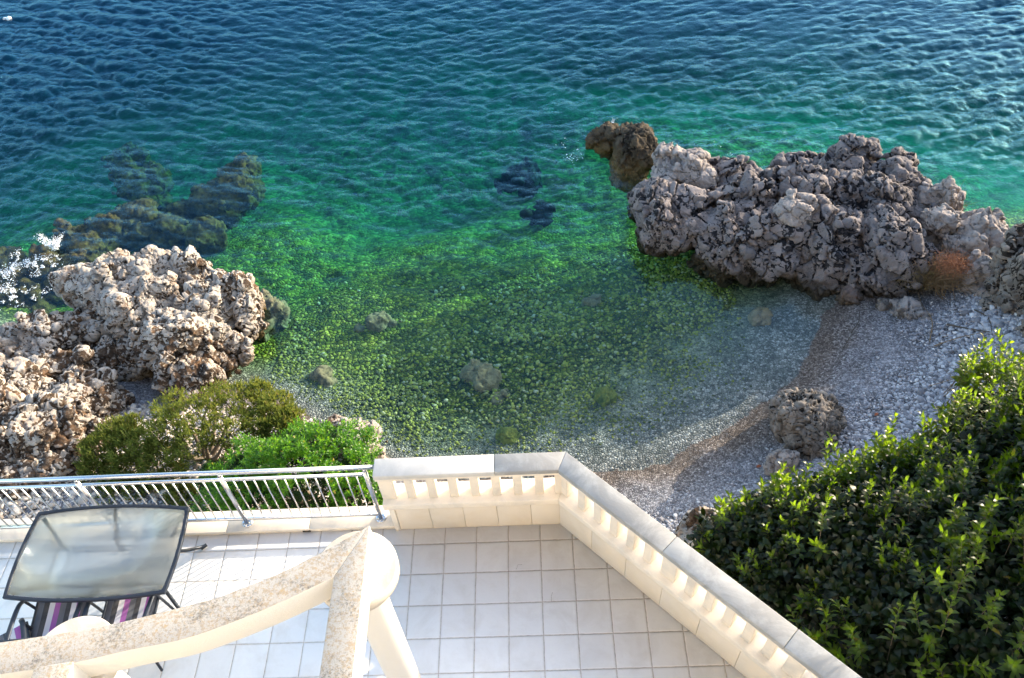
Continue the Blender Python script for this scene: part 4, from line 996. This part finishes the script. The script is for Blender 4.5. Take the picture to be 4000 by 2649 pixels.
def shoots(P, D, nl, ln, length, wd, up=.8, openness=1.0):
    """leafy shoots: leaves spiral along each stem, closing to the tip"""
    n = len(P); ax = D*(1-up)+np.array([0, 0, 1.])*up+rng.normal(0, .22, (n, 3)); ax /= np.linalg.norm(ax, axis=1, keepdims=True)
    t1 = np.cross(ax, [0.3, .5, .8]); t1 /= np.linalg.norm(t1, axis=1, keepdims=True); t2 = np.cross(ax, t1)
    B_, Dv, Nv, Ls, Ws = [], [], [], [], []
    L_ = length*rng.uniform(.6, 1.3, n)
    for i in range(nl):
        t = (i+.5)/nl; a = i*2.4+rng.uniform(0, 1, n)*.6+np.arange(n)
        rad = t1*np.cos(a)[:, None]+t2*np.sin(a)[:, None]; op = openness*(1.25-.75*t)
        B_.append(P+ax*(L_*t)[:, None]); dv = rad*op+ax*(.35+.65*t); Dv.append(dv+rng.normal(0, .12, (n, 3))); Nv.append(ax-rad*.3)
        Ls.append(ln*rng.uniform(.75, 1.2, n)*(1-.25*t)); Ws.append(wd*rng.uniform(.8, 1.2, n)*(1-.2*t))
    return [np.concatenate(k) for k in (B_, Dv, Nv, Ls, Ws)], (P, ax, L_)
def stems(name, P, ax, L_, r, m, parent, tail=.25):
    n = len(P); a = P-ax*tail; b_ = P+ax*L_[:, None]
    t1 = np.cross(ax, [.3, .5, .8]); t1 /= np.linalg.norm(t1, axis=1, keepdims=True); t2 = np.cross(ax, t1)
    vs = []
    for (q_, rr) in ((a, r), (b_, r*.4)):
        for k in range(3):
            an_ = k*2.094; vs.append(q_+(t1*math.cos(an_)+t2*math.sin(an_))*rr)
    Vv = np.stack(vs, 1).reshape(-1, 3); o = (np.arange(n)*6)[:, None]
    return mesh(name, Vv, np.concatenate([o+[0, 1, 4, 3], o+[1, 2, 5, 4], o+[2, 0, 3, 5]]), m, parent)
MBARK = mat_plain('grey_bark', (.10, .08, .06), (.20, .165, .13), .9, 20)
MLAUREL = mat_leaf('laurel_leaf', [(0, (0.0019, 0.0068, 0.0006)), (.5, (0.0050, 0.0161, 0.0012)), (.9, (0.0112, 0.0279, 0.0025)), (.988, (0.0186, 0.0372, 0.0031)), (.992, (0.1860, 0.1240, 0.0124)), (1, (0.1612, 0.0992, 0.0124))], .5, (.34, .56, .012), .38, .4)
MLAUREL_SUN = mat_leaf('sunlit_laurel_leaf', [(0, (0.0074, 0.0248, 0.0019)), (.6, (0.0186, 0.0527, 0.0037)), (.975, (0.0310, 0.0744, 0.0062)), (.985, (0.2108, 0.1364, 0.0124)), (1, (0.1736, 0.0992, 0.0124))], .5, (.42, .64, .014), .36, .45)  # lit copy of the laurel leaf, sun glow put into its colour
MLAUREL_IN = mat_leaf('shaded_laurel_leaf', [(0, (0.0012, 0.0043, 0.0006)), (1, (0.0062, 0.0174, 0.0019))], .15, (0.0372, 0.0620, 0.0031), .45, .25)  # darker copy for the interior: crown shade put into the leaf colour
MBUSH_IN = mat_leaf('shaded_bush_leaf', [(0, (0.0043, 0.0144, 0.0014)), (1, (0.0144, 0.0432, 0.0036))], .2, (0.0432, 0.1152, 0.0072), .5, .25)  # dark copy for inside the bush, shade put into the colour
MBUSH = mat_leaf('glossy_bush_leaf', [(0, (0.0175, 0.0680, 0.0039)), (.5, (0.0486, 0.1555, 0.0078)), (.97, (0.0972, 0.2430, 0.0155)), (.98, (0.2722, 0.2138, 0.0194)), (1, (0.2527, 0.1750, 0.0194))], .45, (0.2722, 0.5638, 0.0194), .4, .4)
MJUN = mat_leaf('juniper_needles', [(0, (0.0360, 0.0594, 0.0126)), (.5, (0.0990, 0.1304, 0.0270)), (.9, (0.1620, 0.1800, 0.0406)), (1, (0.2160, 0.1350, 0.0540))], .4, (0.2700, 0.3060, 0.0450), .75, .15)
PLANTS = True
if PLANTS:
    def E(px, py, z, rx, ry=None, rz=None):
        return (a2(px, py, z), np.array([rx, ry or rx, rz or rx]))
    # laurel tree, right
    lb = [E(1690, 1290, -1.5, .42), E(1765, 1268, -1.25, .48), E(1850, 1268, -1.1, .5), E(1935, 1225, -1.1, .48), E(1960, 1290, -.8, .65), E(2050, 1205, -1.1, .52), E(2060, 1295, -.85, .58), E(2170, 1270, -.85, .66), E(2245, 1120, -1.0, .52),
          E(2335, 1060, -.95, .6), E(2300, 1150, -.6, .8), E(2150, 1350, -.5, .75), E(2300, 1350, -.3, .9), E(2000, 1420, -.6, .6), E(2150, 1500, -.3, .75), E(2330, 1530, -.1, .9), E(1830, 1340, -1.0, .5), E(2420, 1150, -.4, .8), E(2450, 1350, 0, .9), E(1910, 1420, -1.0, .4), E(2275, 975, -1.1, .26), E(2050, 1530, -.8, .5)]
    lb += [(np.array([7.2, .5, .7]), np.array([.95, .95, 1.0])), (np.array([7.7, 1.4, .35]), np.array([.9, .9, .9])), (np.array([6.7, -.5, .9]), np.array([.9, .9, .9])), (np.array([7.6, -.2, 1.2]), np.array([.9, .9, .9])), (np.array([5.9, .25, .55]), np.array([.7, .7, .75])), (np.array([6.3, 1.05, .15]), np.array([.7, .7, .7])), (np.array([5.45, -.75, .85]), np.array([.7, .7, .75])), (np.array([6.3, -1.3, 1.3]), np.array([1., 1., .9]))]  # unseen lobes past the right edge, added to shade the lower crown
    tr_root = empty('laurel_tree', tuple(a2(2250, 1250, -3.2))); ro_ = np.array(tr_root.location)
    tag(tr_root, 'big leafy laurel tree with bright upright shoots beside the balustrade', 'tree')
    P, D = blobs_surface(lb, 2300); P = P+rng.normal(0, .05, P.shape); ok = (D[:, 2] > -.35) & (vnoise(P, 2.6, 19)+.5*vnoise(P, 5.5, 29) > -.22); P, D = P[ok], D[ok]
    ok = ((P[:, :2]-C0)@an) > .32; P, D = P[ok], D[ok]
    (b_, dv, nv, ls, ws), st = shoots(P+(D*.5+[0, 0, .5])*(vnoise(P, 1.9, 9)*.30)[:, None], D, 17, .118, .40, .043, .72)
    leaf_mesh('crown', b_-ro_, dv, nv, ls, ws, MLAUREL, tr_root)
    stems('twigs', st[0]-ro_, st[1], st[2], .004, MBARK, tr_root)
    # leaders that break the outline
    LP = []
    for (px, py, z) in [(2240, 850, -.75), (2262, 880, -.8), (2285, 870, -.85), (2225, 870, -.8), (2250, 920, -.9), (2195, 960, -.85), (2205, 1000, -.9), (2310, 870, -.8), (2340, 900, -.7), (2030, 1030, -.8), (2060, 1040, -.8), (2085, 1060, -.85), (2115, 1060, -.8), (1945, 1080, -.8), (1965, 1110, -.85), (1935, 1120, -.9),
                        (1785, 1130, -1.), (1800, 1160, -1.), (1830, 1150, -1.), (1860, 1150, -.95), (1705, 1170, -1.2), (1725, 1200, -1.2), (1740, 1190, -1.2), (1690, 1200, -1.3), (1640, 1270, -1.5), (1660, 1260, -1.5), (2000, 1090, -.9), (2140, 1090, -.8), (1890, 1130, -.9), (2170, 1050, -.9), (2350, 850, -.8)]:
        for _ in range(5): LP.append(a2(px+rng.normal(0, 12), py+rng.normal(6, 12), z)-np.array([0, 0, .10]))
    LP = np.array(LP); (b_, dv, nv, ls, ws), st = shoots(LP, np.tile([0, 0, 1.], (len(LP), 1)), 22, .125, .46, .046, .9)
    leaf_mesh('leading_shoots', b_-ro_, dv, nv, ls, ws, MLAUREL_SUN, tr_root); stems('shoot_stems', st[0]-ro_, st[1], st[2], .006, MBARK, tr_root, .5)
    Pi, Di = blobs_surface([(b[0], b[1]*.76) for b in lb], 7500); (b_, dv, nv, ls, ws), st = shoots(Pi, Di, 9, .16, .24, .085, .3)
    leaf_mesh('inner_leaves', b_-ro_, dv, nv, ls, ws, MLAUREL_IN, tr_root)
    q = MB()
    for b in lb[::2]:
        c_ = b[0]-ro_; q.tube(spline([(rng.normal(0, .1), rng.normal(0, .1), -.6), tuple(c_*.45+[0, 0, -.2]), tuple(c_)], 5), [.07-.05*i/10 for i in range(11)], 7)
    q.build('limbs', MBARK, tr_root, True)
    q = MB(); q.tube([(0, 0, gz(ro_[0], ro_[1])-ro_[2]-.2), (.02, 0, -.5), (0, 0, .1)], [.15, .12, .1], 10); q.build('trunk', MBARK, tr_root, True)

    # green bush, middle
    gb = [E(700, 1060, -2.7, .5), E(770, 1065, -2.7, .5), E(640, 1090, -2.8, .45), E(580, 1110, -2.9, .45), E(810, 1100, -2.8, .45), E(720, 1130, -2.8, .6), E(620, 1160, -3, .5), E(840, 1150, -2.9, .45), E(760, 1180, -3, .5), E(540, 1160, -3.2, .35), E(500, 1110, -3.2, .28), E(840, 1200, -3.2, .4)]
    br = empty('evergreen_bush', (a2(720, 1140, -3.4)[0], a2(720, 1140, -3.4)[1], -3.6)); bo = np.array(br.location); tag(br, 'dense bright green bush of small glossy leaves behind the railing', 'bush')
    P, D = blobs_surface(gb, 4200); ok = D[:, 2] > -.5; P, D = P[ok], D[ok]
    P = P+D*vnoise(P, 2.6, 5)[:, None]*.24; ok = vnoise(P, 5, 25) > -.3; P, D = P[ok], D[ok]
    (b_, dv, nv, ls, ws), st = shoots(P, D, 12, .070, .16, .028, .5)
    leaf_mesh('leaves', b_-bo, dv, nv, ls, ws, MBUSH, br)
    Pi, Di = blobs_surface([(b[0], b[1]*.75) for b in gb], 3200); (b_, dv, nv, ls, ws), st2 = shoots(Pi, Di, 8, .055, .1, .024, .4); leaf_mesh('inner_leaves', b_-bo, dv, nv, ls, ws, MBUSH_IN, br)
    q = MB()
    for b in gb:
        c_ = b[0]-bo; q.tube(spline([(rng.normal(0, .15), rng.normal(0, .15), -.1), tuple(c_*.5), tuple(c_)], 4), [.035-.003*i for i in range(9)], 6)
    q.build('stems', MBARK, br, True)

    # juniper
    def juniper(name, label, cl, root, n_t, seed):
        r_ = empty(name, root); ro2 = np.array(root); tag(r_, label, 'shrub', 'junipers behind the railing')
        C_ = np.array([c_[0] for c_ in cl]); R_ = np.array([c_[1] for c_ in cl])
        BB = [[], [], [], [], []]
        tips = []
        for (c_, r) in cl:
            m_ = int(n_t*r[0]**2/.09); d = rng.normal(size=(m_, 3)); d /= np.linalg.norm(d, axis=1, keepdims=True); d[:, 2] = np.abs(d[:, 2])*.9+d[:, 2]*.1
            # sub-clumps
            kk = rng.normal(size=(9, 3)); kk /= np.linalg.norm(kk, axis=1, keepdims=True); kk[:, 2] = np.abs(kk[:, 2])
            near = (d@kk.T).max(1); P_ = c_+d*r*(.45+.75*sstep(.62, 1., near))[:, None]
            tips.append(P_)
            nb_ = 13
            for i in range(nb_):
                off = rng.normal(0, .030, (m_, 3)); dd = d*.55+np.array([0, 0, .6])+rng.normal(0, .45, (m_, 3))
                BB[0].append(P_+off); BB[1].append(dd); BB[2].append(rng.normal(size=(m_, 3))); BB[3].append(rng.uniform(.05, .10, m_)); BB[4].append(rng.uniform(.014, .026, m_))
        arr = [np.concatenate(k_) for k_ in BB]
        leaf_mesh('foliage', arr[0]-ro2, arr[1], arr[2], arr[3], arr[4], MJUN, r_, .05)
        q = MB()
        for (c_, r) in cl:
            e_ = c_-ro2; mid = e_*.5+np.array([rng.normal(0, .08), rng.normal(0, .08), -.12])
            q.tube(spline([(rng.normal(0, .05), rng.normal(0, .05), -.1), tuple(mid), tuple(e_)], 6), [.05-.0034*i for i in range(13)], 7)
            for _ in range(4):
                d = rng.normal(size=3); d[2] = abs(d[2]); d = d/np.linalg.norm(d)*r*.8
                q.tube([tuple(e_*.8+mid*.2), tuple(e_+d*.5+rng.normal(0, .04, 3)), tuple(e_+d)], [.013, .009, .004], 5)
        q.build('branches', MBARK, r_, True)
    J1 = [(400, 945, -3.1, .26), (470, 960, -3., .36), (400, 985, -3.0, .34), (540, 930, -3.1, .3), (500, 920, -3.2, .22), (470, 1020, -3.0, .34), (530, 1000, -3.0, .34), (430, 1040, -3.1, .3), (360, 1020, -3.1, .3), (560, 1050, -3.2, .26)]
    J2 = [(600, 930, -3.2, .28), (640, 960, -3.1, .32), (670, 990, -3.1, .28), (610, 990, -3.1, .3), (650, 1020, -3.2, .26), (600, 905, -3.2, .14)]
    J3 = [(270, 1010, -3.3, .26), (230, 1050, -3.4, .28), (310, 1050, -3.3, .3), (300, 1000, -3.3, .24), (360, 1070, -3.3, .28), (220, 1090, -3.5, .24), (280, 1100, -3.5, .28), (330, 1130, -3.6, .24), (260, 1160, -3.7, .24), (400, 1110, -3.5, .25), (430, 1160, -3.6, .24)]
    def cl(L): return [(a2(x, y, z), np.array([r, r, r*.8])) for (x, y, z, r) in L]
    juniper('juniper', 'largest olive green juniper in the middle of the clump', cl(J1), tuple(a2(480, 1060, -3.9)), 62, 1)
    juniper('juniper', 'rightmost leaning juniper over the pebbles, branches showing', cl(J2), tuple(a2(600, 1060, -3.9)), 150, 2)
    juniper('juniper', 'low juniper at the left, seen partly through the railing bars', cl(J3), tuple(a2(310, 1130, -4.0)), 150, 3)

    # dry bush on the right rocks
    MDRY = mat_plain('dry_twig', (.16, .10, .055), (.30, .21, .12), .9, 30); MRUST = mat_plain('rust_seed_head', (.24, .10, .05), (.36, .18, .10), .9, 40)
    MGREY = mat_plain('grey_twig', (.05, .04, .032), (.13, .11, .09), .9, 30)
    dr = empty('dry_bush', tuple(a2(2160, 650, -4.1))); do = np.array(dr.location); tag(dr, 'dead rust brown bush tangled between the right hand rocks', 'bush')
    q = MB()
    for i in range(150):
        a = rng.uniform(0, 6.28); l = rng.uniform(.3, .8); e_ = np.array([math.cos(a)*l*1.0+.15, math.sin(a)*l*.8-.1, rng.uniform(.1, .75)])
        q.tube(spline([(rng.normal(.1, .2), rng.normal(0, .15), -.1), tuple(e_*.5+rng.normal(0, .07, 3)), tuple(e_)], 4), [.008-.0007*k_ for k_ in range(9)], 4)
    q.build('twigs', MDRY, dr)
    P = a2(2200, 612, -3.55)-do+rng.normal(0, 1, (2600, 3))*np.array([.16, .13, .10]); leaf_mesh('seed_heads', P, rng.normal(size=(2600, 3))+[0, 0, .6], rng.normal(size=(2600, 3)), rng.uniform(.02, .045, 2600), rng.uniform(.008, .016, 2600), MRUST, dr)
    P = a2(2130, 640, -3.9)-do+rng.normal(0, 1, (1800, 3))*np.array([.26, .16, .14]); leaf_mesh('dead_leaves', P, rng.normal(size=(1800, 3))+[0, 0, .4], rng.normal(size=(1800, 3)), rng.uniform(.03, .06, 1800), rng.uniform(.004, .01, 1800), mat_plain('olive_dead_leaf', (.10, .075, .03), (.22, .15, .06), .9), dr)
    gr_ = empty('dry_grass_tuft', tuple(a2(2190, 510, -3.9))); go = np.array(gr_.location); tag(gr_, 'wispy straw grass growing between the pale boulders', 'grass')
    P = np.tile([0, 0, 0.], (160, 1))+rng.normal(0, .12, (160, 3)); leaf_mesh('blades', P, rng.normal(0, .45, (160, 3))+[0, 0, 1], rng.normal(size=(160, 3)), rng.uniform(.3, .75, 160), rng.uniform(.006, .01, 160), MDRY, gr_, .1)
    # sticks washed up on the shingle
    def stick(pts, r, label, m=MGREY):
        W_ = []
        for (px, py) in pts:
            p = a2(px, py, SEA+.5); z = gz(p[0], p[1])+r+.03; p = a2(px, py, z); W_.append(p)
        q = MB(); o0 = W_[0]; q.tube(spline([tuple(p-o0) for p in W_], 5), [r*(1-.6*i/(5*(len(W_)-1))) for i in range(5*(len(W_)-1)+1)], 6)
        o = q.build('stick', m, smooth=True); o.location = o0; tag(o, label, 'stick', 'dry sticks on the shingle')
    stick([(1968, 770), (1985, 745), (1988, 720)], .012, 'curved dark stick on wet shingle below the reddish boulder')
    stick([(1950, 805), (1965, 780), (1970, 775)], .010, 'short dark stick nearest the waterline')
    stick([(2190, 750), (2240, 760), (2290, 768)], .018, 'long straight grey branch lying across the pebbles under the rock wall')
    stick([(2250, 715), (2285, 735), (2295, 775)], .014, 'bent black branch hanging at the foot of the rock wall')
    stick([(2160, 800), (2220, 780), (2290, 765)], .011, 'thin brown stick crossing the shingle towards the rock wall', MDRY)
    stick([(2150, 790), (2155, 740), (2130, 700), (2120, 660)], .010, 'upright bleached twig trailing from the dead bush', MDRY)
    for k_, (px, py, lab) in enumerate([(2500+970*.86, 1300+522*.86, 'red dry leaf beside the large beach boulder'), (2500+527*.86, 1300+612*.86, 'red dry leaf left of the small beach boulder'), (2500+1065*.86, 1300+378*.86, 'red dry leaf among the white pebbles')]):
        p = at(px, py, SEA+.6); z = gz(p[0], p[1])+.05; p = at(px, py, z)
        o = leaf_mesh('dry_leaf', np.array([[0, 0, 0.]]), np.array([[1, .4*k_, .1]]), np.array([[0, 0, 1.]]), np.array([.11]), np.array([.06]), mat_plain('red_leaf', (.22, .06, .03), (.30, .10, .05))); o.location = p
        tag(o, lab, 'leaf', 'dry leaves on the beach')
# twigs on the tiles
def c2(x, y): return (1300+x*.6053, 1700+y*.6053)
for pts, lab in (([(1184, 866), (1196, 835), (1222, 835)], 'tiny bent dry twig on the tiles nearer the back parapet'), ([(1412, 1075), (1410, 1040), (1418, 1014)], 'tiny curved dry twig on the tiles nearer the side parapet')):
    W_ = [at(*c2(*p), .005) for p in pts]; q = MB(); q.tube([tuple(p-W_[0]) for p in W_], .0016, 5); o = q.build('dry_twig', mat_plain('twig_grey', (.2, .18, .16), (.3, .28, .25)), smooth=True); o.location = W_[0]; tag(o, lab, 'twig', 'dry twigs on the terrace')
# white rounded slab beside the hidden rock
p0, p1 = a2(1585, 1232, -3.6), a2(1690, 1222, -3.6)
q = MB(); cx_, cy_ = (p0+p1)[:2]/2+np.array([.25, -.45]); q.lathe((0, 0, 0), [(.78, -.5), (.8, -.03), (.78, 0.)], 40); o = q.build('white_slab', MW, smooth=True); o.location = (cx_, cy_, -3.6); tag(o, 'white rounded concrete slab edge glimpsed past the balustrade', 'slab')
